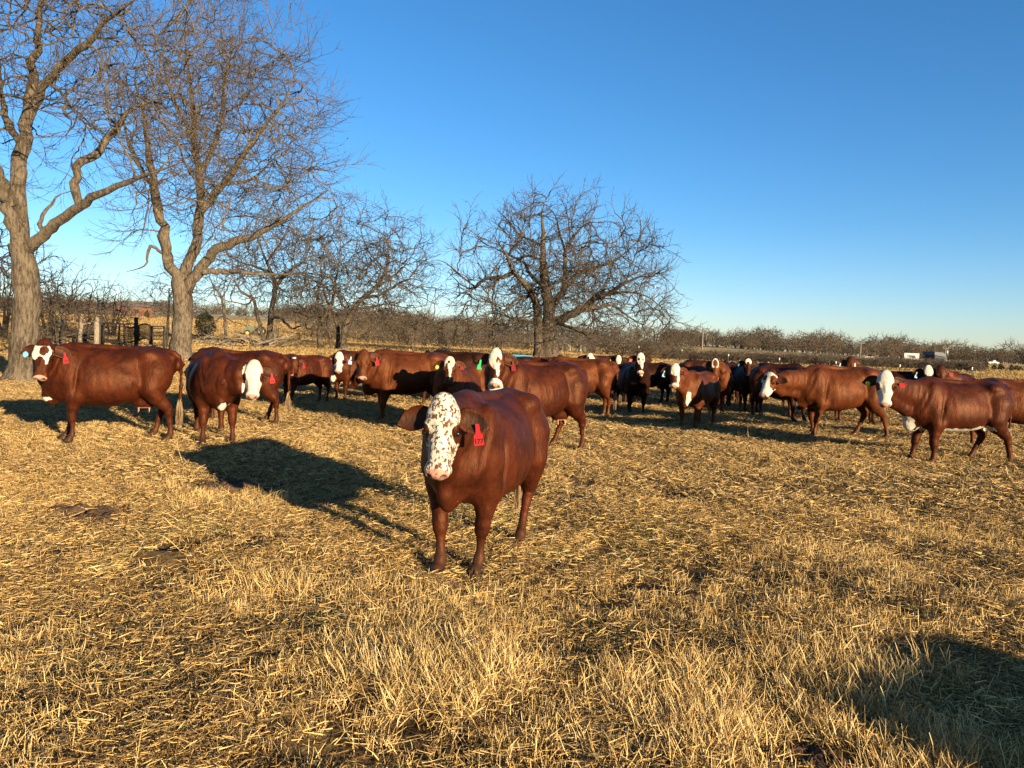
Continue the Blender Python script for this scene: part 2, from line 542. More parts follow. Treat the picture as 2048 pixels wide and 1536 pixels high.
    for s in (-1, 1):
        C((.12, s * .052, -.175), (.36, s * .028, -.140), .066, .048, .035)
        E((.175, s * .092, -.052), (.050, .026, .032), .03)
        E((.213, s * .122, -.066), (.028, .014, .020), .012, cut=True)
        E((.25, s * .085, -.105), (.08, .026, .035), .03)
        E((.345, s * .118, -.055), (.085, .030, .060), .05, cut=True)
        E((.245, s * .045, -.002), (.05, .018, .012), .03, cut=True)
    E((.435, 0, -.080), (.060, .090, .066), .025)
    E((.474, 0, -.056), (.028, .076, .044), .018)
    E((.450, 0, -.144), (.046, .054, .036), .02)
    for s in (-1, 1):
        E((.489, s * .050, -.040), (.018, .021, .020), .008, cut=True)
    E((.492, 0, -.118), (.03, .095, .008), .008, cut=True)
    # ---- legs
    def off(z, dx, dy, z0=.72):
        t = max(0.0, (z0 - z) / z0); t = t * t * (3 - 2 * t) * .5 + t * .5
        return dx * t, dy * t
    def leg(pts, s, dx, dy, k):
        P = []
        for x, y, z, r in pts:
            ox, oy = off(z, dx, dy)
            P.append((np.array([x + ox, s * y + oy, z]), r * (.90 if z < .30 else 1.0 if z < .6 else 1.03)))
        for (a, ra), (b, rb) in zip(P[:-1], P[1:]): fl.cone(a, b, ra, rb, k if a[2] > .5 else .02)
        hx, hy = P[-1][0][:2]
        fl.ell((hx + .014, hy, .024), (.074, .056, .062), .010)
        for sy in (-.03, .03): fl.ell((hx - .05, hy + sy, .085), (.02, .016, .022), .012)
        fl.ell((hx + .075, hy, .02), (.05, .006, .05), .008, cut=True)
    for nm, s in (('fl', 1), ('fr', -1)):
        dx, dy = ft.get(nm, (0, 0))
        leg([(.44, .19, .88, .12), (.38, .20, .66, .098), (.41, .19, .50, .074), (.425, .185, .385, .058), (.425, .183, .33, .054),
             (.422, .18, .26, .038), (.425, .178, .16, .036), (.43, .178, .115, .047), (.455, .178, .07, .044), (.47, .178, .035, .05)], s, dx, dy, .07)
    for nm, s in (('hl', 1), ('hr', -1)):
        dx, dy = ft.get(nm, (0, 0))
        leg([(-.62, .18, .98, .17), (-.57, .205, .76, .135), (-.62, .20, .64, .098), (-.71, .185, .53, .066), (-.755, .18, .46, .053), (-.745, .178, .40, .050),
             (-.735, .175, .28, .040), (-.73, .175, .17, .039), (-.72, .175, .12, .049), (-.695, .175, .07, .045), (-.68, .175, .035, .05)], s, dx, dy, .08)
    # ---- tail
    tp = [(-.86, 0, 1.275, .040), (-.925, 0, 1.22, .032), (-.955, sp.get('tail', 0) * .3, 1.0, .025), (-.955, sp.get('tail', 0) * .8, .78, .021), (-.945, sp.get('tail', 0), .56, .018)]
    for a, b in zip(tp[:-1], tp[1:]): fl.cone(a[:3], b[:3], a[3], b[3], .03)
    # flat soles
    k = int(round((0.0 - fl.lo[2]) / h))
    zz = fl.ax[2][None, None, :]
    fl.F = np.maximum(fl.F, (0.0 - zz)).astype(np.float32)
    # light surface unevenness of muscle and loose skin
    sl, X, Y, Z = fl.sub(lo, hi)
    ph = sp.get('seed', 0) * 1.7
    fl.F += (0.008 * np.sin(7.1 * X + ph) * np.sin(5.3 * Z + 2 * ph + 1.5 * X) * np.sin(4 * Y + 1.2)).astype(np.float32)
    nk = bell((X - .74) / .22) * bell((Z - 1.0) / .26)
    fl.F += (0.012 * nk * np.sin(38 * X + 7 * Z + 22 * np.abs(Y)) * (np.abs(Y) > -1)).astype(np.float32)
    cr = bell((X - .355 + .12 * (Z - .9)) / .028) * bell((Z - .86) / .24)      # crease behind the shoulder
    fl.F += (0.026 * cr).astype(np.float32)
    cr = bell((X + .41 - .15 * (Z - 1)) / .055) * bell((Z - 1.0) / .2)          # hollow in front of the thigh
    fl.F += (0.022 * cr).astype(np.float32)
    cr = bell((X - .30 + .25 * (Z - 1.0)) / .05) * bell((Z - 1.12) / .14)      # edge of the shoulder blade
    fl.F += (0.012 * cr).astype(np.float32)
    cr = bell((X + .40 - .35 * (Z - .7)) / .03) * bell((Z - .72) / .16)      # stifle fold
    fl.F += (0.016 * cr).astype(np.float32)
    cr = bell((X - .62 + .35 * (Z - 1.0)) / .03) * bell((Z - 1.02) / .2)       # neck meets shoulder
    fl.F += (0.014 * cr).astype(np.float32)
    for xr in (-.18, -.06, .06, .17):                                         # faint ribs
        fl.F += (-0.0035 * sp.get('ribs', 1) * bell((X - xr - .1 * (Z - .9)) / .028) * bell((Z - .95) / .2)).astype(np.float32)
    V, Q = fl.nets()
    V = smooth_mesh(V, Q, 1)
    # ---- colour masks (white, speckle, pink, dark)
    hv = (V - hb) / hs_
    A, B_, C_ = hv @ e1, hv @ e2, hv @ e3
    inhead = (A > -.07) & (A < .56) & (np.abs(B_) < .15) & (C_ > -.27) & (C_ < .06)
    mk = np.zeros((len(V), 4), np.float32)
    W = np.zeros(len(V)); 
    fw = np.full(len(V), -1.0)
    for op, ca, cb, ra, rb in sp.get('face', ()):
        dd = (1 - np.sqrt(((A - ca) / ra) ** 2 + ((B_ - cb) / rb) ** 2)) * min(ra, rb)
        fw = np.maximum(fw, dd) if op > 0 else np.minimum(fw, -dd)
    fw = np.minimum(fw, C_ + sp.get('facec', .17) * np.clip(.62 + 3.2 * A, .45, 1.0) + .22 * np.clip(A - .15, 0, 1))
    W = np.where(inhead, np.clip(.5 + fw / .06, -.5, 1.5), -.5)
    bw = np.full(len(V), -1.0)
    for c, rad in sp.get('white', ()):
        dd = (1 - np.sqrt((((V - np.array(c)) / np.array(rad)) ** 2).sum(1))) * min(rad)
        bw = np.maximum(bw, dd)
    bw = np.where((V[:, 2] < .60) & (np.abs(V[:, 1]) > .105) & (V[:, 0] > .28) & (V[:, 0] < .56), -1, bw)
    bw = np.where((V[:, 2] < .58) & (np.abs(V[:, 1]) > .10) & (V[:, 0] < -.50), -1, bw)
    W = np.maximum(W, np.clip(.5 + bw / .10, -.5, 1.5))
    mk[:, 0] = W
    mk[:, 1] = np.where(inhead, sp.get('speck', 0.0), 0)
    nose = 1 - np.sqrt(((A - .485) / .055) ** 2 + (B_ / .085) ** 2 + ((C_ + .055) / .065) ** 2)
    nd = np.where(inhead, np.clip(.5 + nose * 1.2, 0, 1), 0)
    if sp.get('nose', 'pink') == 'pink': mk[:, 2] = nd
    else: mk[:, 3] = np.clip(nd * 2 - .6, 0, .8)
    if sp.get('udder', 0):
        ud = np.clip(.5 + (1 - np.sqrt((((V - np.array([-.47, 0, .42])) / np.array([.17, .13, .085])) ** 2).sum(1))) * 1.5, 0, 1)
        mk[:, 2] = np.maximum(mk[:, 2], ud)
    hoof = np.clip((.075 - V[:, 2]) / .02, 0, 1) * .8
    nost = np.zeros(len(V))
    for s in (-1, 1):
        nost = np.maximum(nost, np.clip(1.6 - np.sqrt(((A - .487) / .016) ** 2 + ((B_ - s * .047) / .02) ** 2 + ((C_ + .042) / .02) ** 2), 0, 1))
        nost = np.maximum(nost, .85 * np.clip((1.35 - np.sqrt(((A - .212) / .03) ** 2 + ((B_ - s * .112) / .025) ** 2 + ((C_ + .07) / .024) ** 2)) * 2, 0, 1))
    nost = np.maximum(nost, .8 * np.clip(2.2 - np.sqrt(((A - .497) / .02) ** 2 + ((C_ + .115) / .008) ** 2), 0, 1) * (np.abs(B_) < .07))
    mk[:, 3] = np.maximum(np.maximum(mk[:, 3], hoof), np.where(inhead, nost, 0))
    # ---- ears, grown from the side of the head
    EV, EQ, EM = [], [], []
    U, Vn = 11, 7
    for s in (-1, 1):
        du = sp.get('ear', (0.10, 0.30))            # droop along the face, sweep back
        dr = e2 * s + e1 * du[0] - e3 * du[1]; dr /= np.linalg.norm(dr)
        side = np.cross(e3, dr); side -= dr * (side @ dr); side /= np.linalg.norm(side)
        if side @ e1 < 0: side = -side
        nrm = np.cross(dr, side); nrm = nrm if nrm @ e3 > 0 else -nrm
        root = Lp(.085, s * .095, -.095)
        grid = []
        for t in (1, -1):
            for i in range(U):
                u = i / (U - 1)
                wid = (.036 + .044 * math.sin(math.pi * min(1, u * .95 + .05) ** .8)) * (1 - max(0, u - .72) ** 1.5 * 6.2) * hs_
                wid = max(wid, .006)
                for j in range(Vn):
                    v = j / (Vn - 1) * 2 - 1
                    cup = -.035 * (1 - v * v) * math.sin(math.pi * min(1, u + .1)) - (.02 if u < .1 else 0)
                    p = root + hs_ * (dr * (u * .215) + side * 0.0) + side * (v * wid + .012 * u) + nrm * (cup + t * .0045 * (1 - .7 * abs(v))) * hs_ - e3 * .02 * u * u
                    grid.append(p)
        base = len(V) + sum(len(x) for x in EV)
        g2 = np.arange(2 * U * Vn).reshape(2, U, Vn) + base
        qd = []
        for t in range(2):
            for i in range(U - 1):
                for j in range(Vn - 1):
                    f = [g2[t, i, j], g2[t, i + 1, j], g2[t, i + 1, j + 1], g2[t, i, j + 1]]
                    qd.append(f if (t == 0) == (s > 0) else f[::-1])
        rim = [(i, 0) for i in range(U)] + [(U - 1, j) for j in range(1, Vn)] + [(i, Vn - 1) for i in range(U - 2, -1, -1)]
        for a, b in zip(rim[:-1], rim[1:]):
            f = [g2[0][a], g2[1][a], g2[1][b], g2[0][b]]
            qd.append(f)
        EV.append(np.array(grid)); EQ.append(np.array(qd))
        m = np.zeros((2 * U * Vn, 4), np.float32)
        u = np.repeat(np.arange(U) / (U - 1), Vn); v = np.tile(np.linspace(-1, 1, Vn), U)
        m[:U * Vn, 3] = np.clip(.85 * (1 - v * v) * np.sin(np.pi * np.clip(u * .9, 0, 1)), 0, .8)
        EM.append(m)
    V = np.concatenate([V] + EV); Q = np.concatenate([Q] + EQ); mk = np.concatenate([mk] + EM)
    frames = dict(e1=e1, e2=e2, e3=e3, Lp=Lp, g=g, hs=hs_)
    return V, Q, mk, frames


def plate(outline, th):
    P = np.array(outline, float); n = len(P)
    V = np.concatenate([np.c_[P, np.full(n, th / 2)], np.c_[P, np.full(n, -th / 2)]])
    c = P.mean(0)
    V = np.concatenate([V, [[c[0], c[1], th / 2], [c[0], c[1], -th / 2]]])
    T = [[2 * n, i, (i + 1) % n] for i in range(n)] + [[2 * n + 1, n + (i + 1) % n, n + i] for i in range(n)]
    Q = [[i, n + i, n + (i + 1) % n, (i + 1) % n] for i in range(n)]
    return V, np.array(Q), np.array(T)


TAG_SHAPES = {
    'long': [(-.010, .0), (.010, .0), (.013, -.050), (.026, -.068), (.028, -.122), (-.028, -.122), (-.026, -.068), (-.013, -.050)],
    'round': [(.028 * math.cos(t), -.032 + .034 * math.sin(t)) for t in np.linspace(0, 2 * math.pi, 14, endpoint=False)],
    'square': [(-.030, .0), (.030, .0), (.034, -.062), (-.034, -.062)],
}


def text_mesh(txt, size):
    cu = bpy.data.curves.new("tag_number", 'FONT')
    cu.body = txt; cu.size = size; cu.align_x = 'CENTER'; cu.extrude = 0.0012; cu.offset = 0.0012
    o = bpy.data.objects.new("tag_number_text", cu)
    COL.objects.link(o)
    dg = bpy.context.evaluated_depsgraph_get()
    me = bpy.data.meshes.new_from_object(o.evaluated_get(dg))
    bpy.data.objects.remove(o); bpy.data.curves.remove(cu)
    return me


def dir_local(a_abs, th):
    """heading convention: 0 = to picture left, 90 = to the camera, 180 = to picture right"""
    return (-math.cos(R_(a_abs)), -math.sin(R_(a_abs)))


HERD = "red and white-faced cattle herd in the pasture"
DBG = []


def make_cow(label, px, Y, th, s, head, yaw, q=24, coat='red', tags=(), detail=1, tail_switch=True, **kw):
    loc = on_ground(px, Y)
    fx, fy = dir_local(th, 0)
    rz = math.atan2(fy, fx)
    t = thing("cow", label, "cow", loc, rz, HERD)
    t.scale = (s, s, s)
    hpx, hpy, dY = head
    wp = unproject(hpx, hpy, Y + dY)
    d = (wp - loc) / s
    lx = d.x * math.cos(-rz) - d.y * math.sin(-rz); ly = d.x * math.sin(-rz) + d.y * math.cos(-rz)
    if 75 <= yaw <= 110 and detail < 2:          # these look towards the photographer
        yaw = 90 - .55 * math.degrees(math.atan2(wp.x, wp.y)) + (yaw - 90) * .6
    gx, gy = dir_local(yaw, 0)
    kw['hb'] = (lx, ly, d.z); kw['hyaw'] = math.atan2(gy, gx) - rz; kw['q'] = R_(q)
    kw.setdefault('seed', len(DBG)); kw.setdefault('h', {2: .0095, 1: .013, 0: .018}[detail])
    DBG.append((label[:40], [round(v, 2) for v in kw['hb']], [round(v) for v in project(loc)]))
    V, Q, mk, fr = build_cow_body(kw)
    me = mesh_np("body", V, Q, None, True, mk)
    obj("body", me, COATS[coat], t)
    Lp, e1, e2, e3 = fr['Lp'], fr['e1'], fr['e2'], fr['e3']
    if detail >= 1:
        for sd_ in (-1, 1):
            mb = MB()
            c = Lp(.211, sd_ * .104, -.064); r = .0195 * fr['hs']
            th_ = np.linspace(0, np.pi, 9); ph = np.linspace(0, 2 * np.pi, 13)[:-1]
            VV = [[math.sin(a) * math.cos(b), math.sin(a) * math.sin(b), math.cos(a)] for a in th_ for b in ph]
            QQ = [[i * 12 + j, (i + 1) * 12 + j, (i + 1) * 12 + (j + 1) % 12, i * 12 + (j + 1) % 12] for i in range(8) for j in range(12)]
            mb.add(np.array(VV) * r + c, QQ)
            mb.build("eye", M_EYE, t, True)
    for side, colour, shape, num in tags:        # side +1 = the cow's left ear = right in the picture when it faces us
        dr = e2 * side + e1 * kw.get('ear', (.10, .30))[0] - e3 * kw.get('ear', (.10, .30))[1]; dr /= np.linalg.norm(dr)
        at = Lp(.075, side * .095, -.095) + fr['hs'] * (dr * .13 + e3 * .006 + e1 * .022)
        nx = e3 - np.array([0, 0, 1]) * e3[2]; nx /= np.linalg.norm(nx)
        xx = np.cross(np.array([0, 0, 1.0]), nx)
        tilt = R_(8 * side)
        xr = xx * math.cos(tilt) + np.array([0, 0, 1.0]) * math.sin(tilt); up = np.cross(nx, xr)
        PV, PQ, PT = plate(TAG_SHAPES[shape], .005)
        k = 1.12 * fr['hs']
        PV = at + k * (PV[:, :1] * xr + PV[:, 1:2] * up + PV[:, 2:] * nx)
        tg = obj("ear_tag", mesh_np("ear_tag", PV, PQ, PT, False), TAGM[colour], t)
        tg["label"] = colour.replace('pale', 'pale blue').replace('navy', 'dark blue') + " ear tag"
        if num:
            tm = text_mesh(num, .036 if len(num) > 2 else .042)
            n = len(tm.vertices); co = np.zeros(n * 3, np.float32); tm.vertices.foreach_get("co", co); co = co.reshape(-1, 3)
            co2 = at + k * (co[:, :1] * xr + (co[:, 1:2] - .110) * up + (co[:, 2:] + .0034) * nx)
            tm.vertices.foreach_set("co", co2.astype(np.float32).ravel()); tm.update()
            obj("tag_number", tm, M_INK, tg)
    if tail_switch:
        rg = np.random.default_rng(len(DBG))
        n = 70 if detail else 26
        K = 6
        tt = np.linspace(0, 1, K)
        st = np.array([-.945, kw.get('tail', 0), .60]) + rg.normal(0, .008, (n, 3))
        a = rg.uniform(0, 2 * np.pi, n); sprd = rg.uniform(.01, .055, n)
        P = st[:, None] + np.stack([np.cos(a)[:, None] * sprd[:, None] * np.sin(tt * 2.2), np.sin(a)[:, None] * sprd[:, None] * np.sin(tt * 2.2), -tt[None] * rg.uniform(.22, .42, n)[:, None]], -1)
        RR = np.linspace(1, .25, K)[None] * rg.uniform(.004, .008, n)[:, None]
        VV, QQ = tubes(P, RR, 4)
        obj("tail_switch", mesh_np("tail_switch", VV, QQ), M_SWITCH, t)
    return t


# ------------------------------------------------------------------ ground
def ground_mat():
    m, n, l, p = new_mat("pasture_ground")
    g = n.new("ShaderNodeNewGeometry")
    P = g.outputs["Position"]
    sx = n.new("ShaderNodeSeparateXYZ"); l.new(P, sx.inputs[0])
    a = noise_n(n, l, P, 0.9, 5, 0.6); b = noise_n(n, l, P, 16, 5, 0.7, (1, .55, 1)); c = noise_n(n, l, P, 70, 4, 0.7, (.35, 1, 1)); d = noise_n(n, l, P, 0.05, 4, 0.6)
    soil = mix_n(n, l, b, (0.018, 0.011, 0.006), (0.050, 0.029, 0.015))
    straw = mix_n(n, l, c, (0.055, 0.033, 0.014), (0.28, 0.18, 0.07))
    near = mix_n(n, l, step_n(n, l, math_n(n, l, 'ADD', math_n(n, l, 'MULTIPLY', a, .5), math_n(n, l, 'MULTIPLY', b, .5)), .42, .58), soil, straw)
    f2 = noise_n(n, l, P, 0.35, 5, 0.65, (.25, 1, 1)); f3 = noise_n(n, l, P, 3.0, 5, 0.7, (.4, 1, 1))
    far = mix_n(n, l, f2, (0.40, 0.27, 0.115), (0.29, 0.19, 0.08))
    far = mix_n(n, l, math_n(n, l, 'MULTIPLY', step_n(n, l, f3, .5, .7), .5), far, (0.20, 0.125, 0.055))
    far2 = mix_n(n, l, step_n(n, l, d, .42, .62), (0.45, 0.32, 0.15), (0.30, 0.22, 0.10))
    far = mix_n(n, l, step_n(n, l, sx.outputs[1], 120, 260), far, far2)
    r2 = n.new("ShaderNodeVectorMath"); r2.operation = 'LENGTH'; l.new(P, r2.inputs[0])
    l.new(mix_n(n, l, step_n(n, l, r2.outputs["Value"], 18, 38), near, far), p.inputs["Base Color"])
    p.inputs["Roughness"].default_value = 0.95; p.inputs["Specular IOR Level"].default_value = 0.1
    nb = bump_n(n, l, b, 0.7, 0.05)
    nb = bump_n(n, l, c, 0.6, 0.012, nb)
    l.new(nb, p.inputs["Normal"])
    return m


def build_ground():
    u = np.linspace(-1, 1, 641)
    xs = 2600 * np.sinh(u * 7.2) / np.sinh(7.2)
    ys = 7 + 2600 * np.sinh(u * 7.2) / np.sinh(7.2)
    X, Y = np.meshgrid(xs, ys)
    Z = hgt(X, Y)
    V = np.stack([X, Y, Z], -1).reshape(-1, 3)
    n = len(u)
    i = np.arange(n * n).reshape(n, n)
    Q = np.stack([i[:-1, :-1], i[:-1, 1:], i[1:, 1:], i[1:, :-1]], -1).reshape(-1, 4)
    o = obj("ground", mesh_np("ground", V, Q), ground_mat())
    o["kind"] = "structure"


build_ground()

# ------------------------------------------------------------------ dry grass
def blade_mat(name, rough=0.7):
    m, n, l, p = new_mat(name)
    at = N_(n, "ShaderNodeAttribute", attribute_name="mk")
    oi = n.new("ShaderNodeObjectInfo")
    hsn = n.new("ShaderNodeHueSaturation")
    l.new(at.outputs["Color"], hsn.inputs["Color"])
    mr = n.new("ShaderNodeMapRange"); l.new(oi.outputs["Random"], mr.inputs[0]); mr.inputs[3].default_value = .72; mr.inputs[4].default_value = 1.15
    l.new(mr.outputs[0], hsn.inputs["Value"])
    l.new(hsn.outputs[0], p.inputs["Base Color"])
    p.inputs["Roughness"].default_value = rough; p.inputs["Specular IOR Level"].default_value = 0.2
    return m


M_BLADE = blade_mat("dry_grass")


def blades(n, rad, lean, hgt_rng, wid, rng, pal, seg=3, lie=0.0, droop=0.5, bias=(0, 0)):
    """n curved strips; lie = share that lies flat"""
    K = seg + 1
    a = rng.uniform(0, 2 * np.pi, n); rr = rad * np.sqrt(rng.uniform(0, 1, n))
    root = np.stack([rr * np.cos(a), rr * np.sin(a), rng.uniform(-.02, .0, n)], 1)
    az = rng.uniform(0, 2 * np.pi, n)
    el = np.clip(rng.normal(lean, .22, n), .05, 1.5)
    flat = rng.uniform(0, 1, n) < lie
    el[flat] = rng.uniform(-.02, .22, flat.sum())
    root[flat, 2] = rng.uniform(.005, .05, flat.sum())
    L = rng.uniform(*hgt_rng, n)
    d = np.stack([np.cos(az) * np.cos(el) + bias[0], np.sin(az) * np.cos(el) + bias[1], np.sin(el)], 1)
    d /= np.linalg.norm(d, axis=1, keepdims=True)
    P = [root]
    dd = d.copy()
    for k in range(seg):
        P.append(P[-1] + dd * (L / seg)[:, None])
        dd = dd + rng.normal(0, .16, (n, 3)) - np.array([0, 0, droop / seg])[None] * (~flat)[:, None]
        dd /= np.linalg.norm(dd, axis=1, keepdims=True)
    P = np.stack(P, 1)
    P[:, :, 2] = np.maximum(P[:, :, 2], -.03)
    side = np.cross(d, rng.normal(0, 1, (n, 3))); side /= np.linalg.norm(side, axis=1, keepdims=True)
    w = rng.uniform(*wid, n)
    tap = np.linspace(1, .25, K)
    V = np.stack([P - side[:, None] * (w[:, None] * tap)[..., None], P + side[:, None] * (w[:, None] * tap)[..., None]], 2)
    i = np.arange(n * K * 2).reshape(n, K, 2)
    Q = np.stack([i[:, :-1, 0], i[:, :-1, 1], i[:, 1:, 1], i[:, 1:, 0]], -1).reshape(-1, 4)
    ci = rng.choice(len(pal), n)
    c = np.array(pal)[ci] * rng.uniform(.75, 1.2, (n, 1))
    colr = np.ones((n, K, 2, 4)); colr[..., :3] = c[:, None, None]
    return V.reshape(-1, 3), Q, colr.reshape(-1, 4)


STRAW = [(0.6708, 0.4644, 0.1892), (0.602, 0.4042, 0.1548), (0.5332, 0.344, 0.1247), (0.43, 0.2666, 0.0946), (0.2408, 0.1376, 0.0473), (0.7224, 0.5332, 0.2494)]
LITTER = [(0.512, 0.336, 0.124), (0.368, 0.224, 0.076), (0.176, 0.1, 0.04), (0.592, 0.4, 0.152), (0.08, 0.0464, 0.0208)]
FARSTRAW = [(.46, .31, .125), (.38, .25, .095), (.30, .19, .07), (.20, .12, .045), (.10, .06, .025), (.54, .37, .16)]
GREEN = [(0.07, 0.098, 0.021), (0.112, 0.126, 0.035), (0.294, 0.203, 0.084), (0.049, 0.07, 0.0175)]
grass_src = bpy.data.collections.new("grass_tufts")
rg = np.random.default_rng(5)
TUFTS = []


def tuft(*parts):
    Vs, Qs, Cs, n = [], [], [], 0
    for V, Q, c in parts:
        Vs.append(V); Qs.append(Q + n); Cs.append(c); n += len(V)
    me = mesh_np("grass_tuft", np.concatenate(Vs), np.concatenate(Qs), None, False, np.concatenate(Cs))
    me.materials.append(M_BLADE)
    o = bpy.data.objects.new("grass_tuft_%02d" % len(TUFTS), me)
    grass_src.objects.link(o); TUFTS.append(o)


for k in range(5):   # 0-4 matted litter
    tuft(blades(84, .17, .40, (.03, .09), (.0013, .0027), rg, LITTER, 2, .62), blades(34, .14, .9, (.03, .08), (.0012, .0024), rg, STRAW, 2, 0, .15))
for k in range(4):   # 5-8 upright stubble
    tuft(blades(34, .085, 1.1, (.05, .12), (.0015, .0030), rg, STRAW, 2, .1, .12), blades(34, .14, .35, (.04, .10), (.0013, .0026), rg, LITTER, 2, .8))
for k in range(3):   # 9-11 loose bunch, leaning
    tuft(blades(58, .11, .95, (.08, .18), (.0014, .0028), rg, STRAW, 3, .08, .3, (-.3, .15)), blades(25, .14, .3, (.04, .10), (.0016, .0028), rg, LITTER, 2, .8))
for k in range(2):   # 12-13 greening tuft
    tuft(blades(40, .09, .9, (.03, .08), (.0018, .0030), rg, GREEN, 3, .1, .5), blades(26, .13, .4, (.05, .14), (.0014, .0026), rg, STRAW, 3, .5))
for k in range(3):   # 14-16 coarse tufts of the middle distance
    tuft(blades(74, .26, .6, (.05, .12), (.0032, .0055), rg, FARSTRAW, 2, .4, .5), )
for k in range(2):   # 17-18 single long stems
    tuft(blades(5, .12, .55, (.22, .40), (.0014, .0022), rg, STRAW, 5, .3, .9))
for k in range(2):   # 19-20 broad low far tufts
    tuft(blades(54, .55, .7, (.08, .20), (.010, .020), rg, FARSTRAW, 2, .3, .5))

BARE = [(on_ground(px, Y), r) for px, Y, r in ((165, 6.6, .36), (225, 6.5, .3), (430, 7.9, .33), (1610, 3.05, .24), (1690, 3.1, .16), (300, 5.5, .25), (150, 5.3, .25), (1900, 5.2, .3), (1560, 6.9, .3))]


def vnoise(x, y, s, seed):
    r = np.random.default_rng(seed); G = r.uniform(0, 1, (64, 64))
    X = x / s + 31.3; Y = y / s + 17.7
    i = np.floor(X).astype(int); j = np.floor(Y).astype(int); fx = X - i; fy = Y - j
    fx = fx * fx * (3 - 2 * fx); fy = fy * fy * (3 - 2 * fy)
    g = lambda a, b: G[a % 64, b % 64]
    return (g(i, j) * (1 - fx) + g(i + 1, j) * fx) * (1 - fy) + (g(i, j + 1) * (1 - fx) + g(i + 1, j + 1) * fx) * fy


def grass_points():
    r = np.random.default_rng(3)
    out = []
    #        y0,  y1, dens, scale
    for y0, y1, dens, sc in ((.8, 4.6, 300, .95), (4.6, 8, 210, 1.0), (8, 13, 120, 1.1), (13, 20, 44, 1.0), (20, 34, 17, 1.25), (34, 58, 7, 1.0), (58, 105, 3.2, 1.5), (105, 190, 1.1, 2.3)):
        x1 = .74 * y1 + 2.5
        n = int((y1 - y0) * 2 * x1 * dens)
        x = r.uniform(-x1, x1, n); y = r.uniform(y0, y1, n)
        ok = np.abs(x) < .74 * y + 2.5
        x, y = x[ok], y[ok]
        n = len(x)
        big = vnoise(x, y, 1.6, 1) * .5 + vnoise(x, y, .55, 2) * .5
        # thin and bare spots
        keep = r.uniform(0, 1, n) < np.clip(.34 + 2.0 * (big - .25), .26, 1)
        for c, rad in BARE:
            keep &= ((x - c.x) / rad) ** 2 + ((y - c.y) / (rad * 1.0)) ** 2 > r.uniform(.5, 1.1, n) ** 2
        rut = np.exp(-((y - 5.82 - .22 * (x + 1.3)) / .10) ** 2) * (x < -.5) * (x > -4.6)
        keep &= r.uniform(0, 1, n) > rut * .85
        x, y, big = x[keep], y[keep], big[keep]; n = len(x)
        up = vnoise(x, y, 1.1, 4) + np.where(y < 3.9, .16, -.12) + .12 * (vnoise(x, y, .4, 6) - .5)
        gr = vnoise(x, y, .8, 9) + .10 * sst(.3, 1.6, x) * (y < 9) + .16 * sst(.9, 1.9, x) * (y < 4.6) - .12 * (y > 9)
        idx = r.integers(0, 5, n)
        pick = r.uniform(0, 1, n)
        idx = np.where((up > .60) & (pick < .75), r.integers(5, 9, n), idx)
        idx = np.where((up > .86) & (pick < .55), r.integers(9, 12, n), idx)
        idx = np.where((gr > .80) & (pick < .6), r.integers(12, 14, n), idx)
        # a bright thick bunch by the lower edge
        bb = np.exp(-(((x - .95) / .38) ** 2 + ((y - 3.35) / .5) ** 2))
        idx = np.where(r.uniform(0, 1, n) < bb * .85, r.integers(9, 12, n), idx)
        idx = np.where(r.uniform(0, 1, n) < .012, r.integers(17, 19, n), idx)
        if y0 >= 34: idx = r.integers(19, 21, n)
        elif y0 >= 13: idx = np.where(r.uniform(0, 1, n) < .85, r.integers(14, 17, n), idx)
        elif y0 >= 8: idx = np.where(r.uniform(0, 1, n) < .35, r.integers(14, 17, n), idx)
        scl = sc * r.uniform(.7, 1.25, n) * (.75 + .5 * big)
        rot = np.stack([r.normal(0, .1, n), r.normal(0, .1, n), r.uniform(0, 2 * np.pi, n)], 1)
        rot[:, 2] = np.where((idx >= 9) & (idx < 12), r.normal(0, .6, n), rot[:, 2])
        out.append((np.stack([x, y, hgt(x, y)], 1), rot, scl, idx))
    return [np.concatenate([o[i] for o in out]) for i in range(4)]


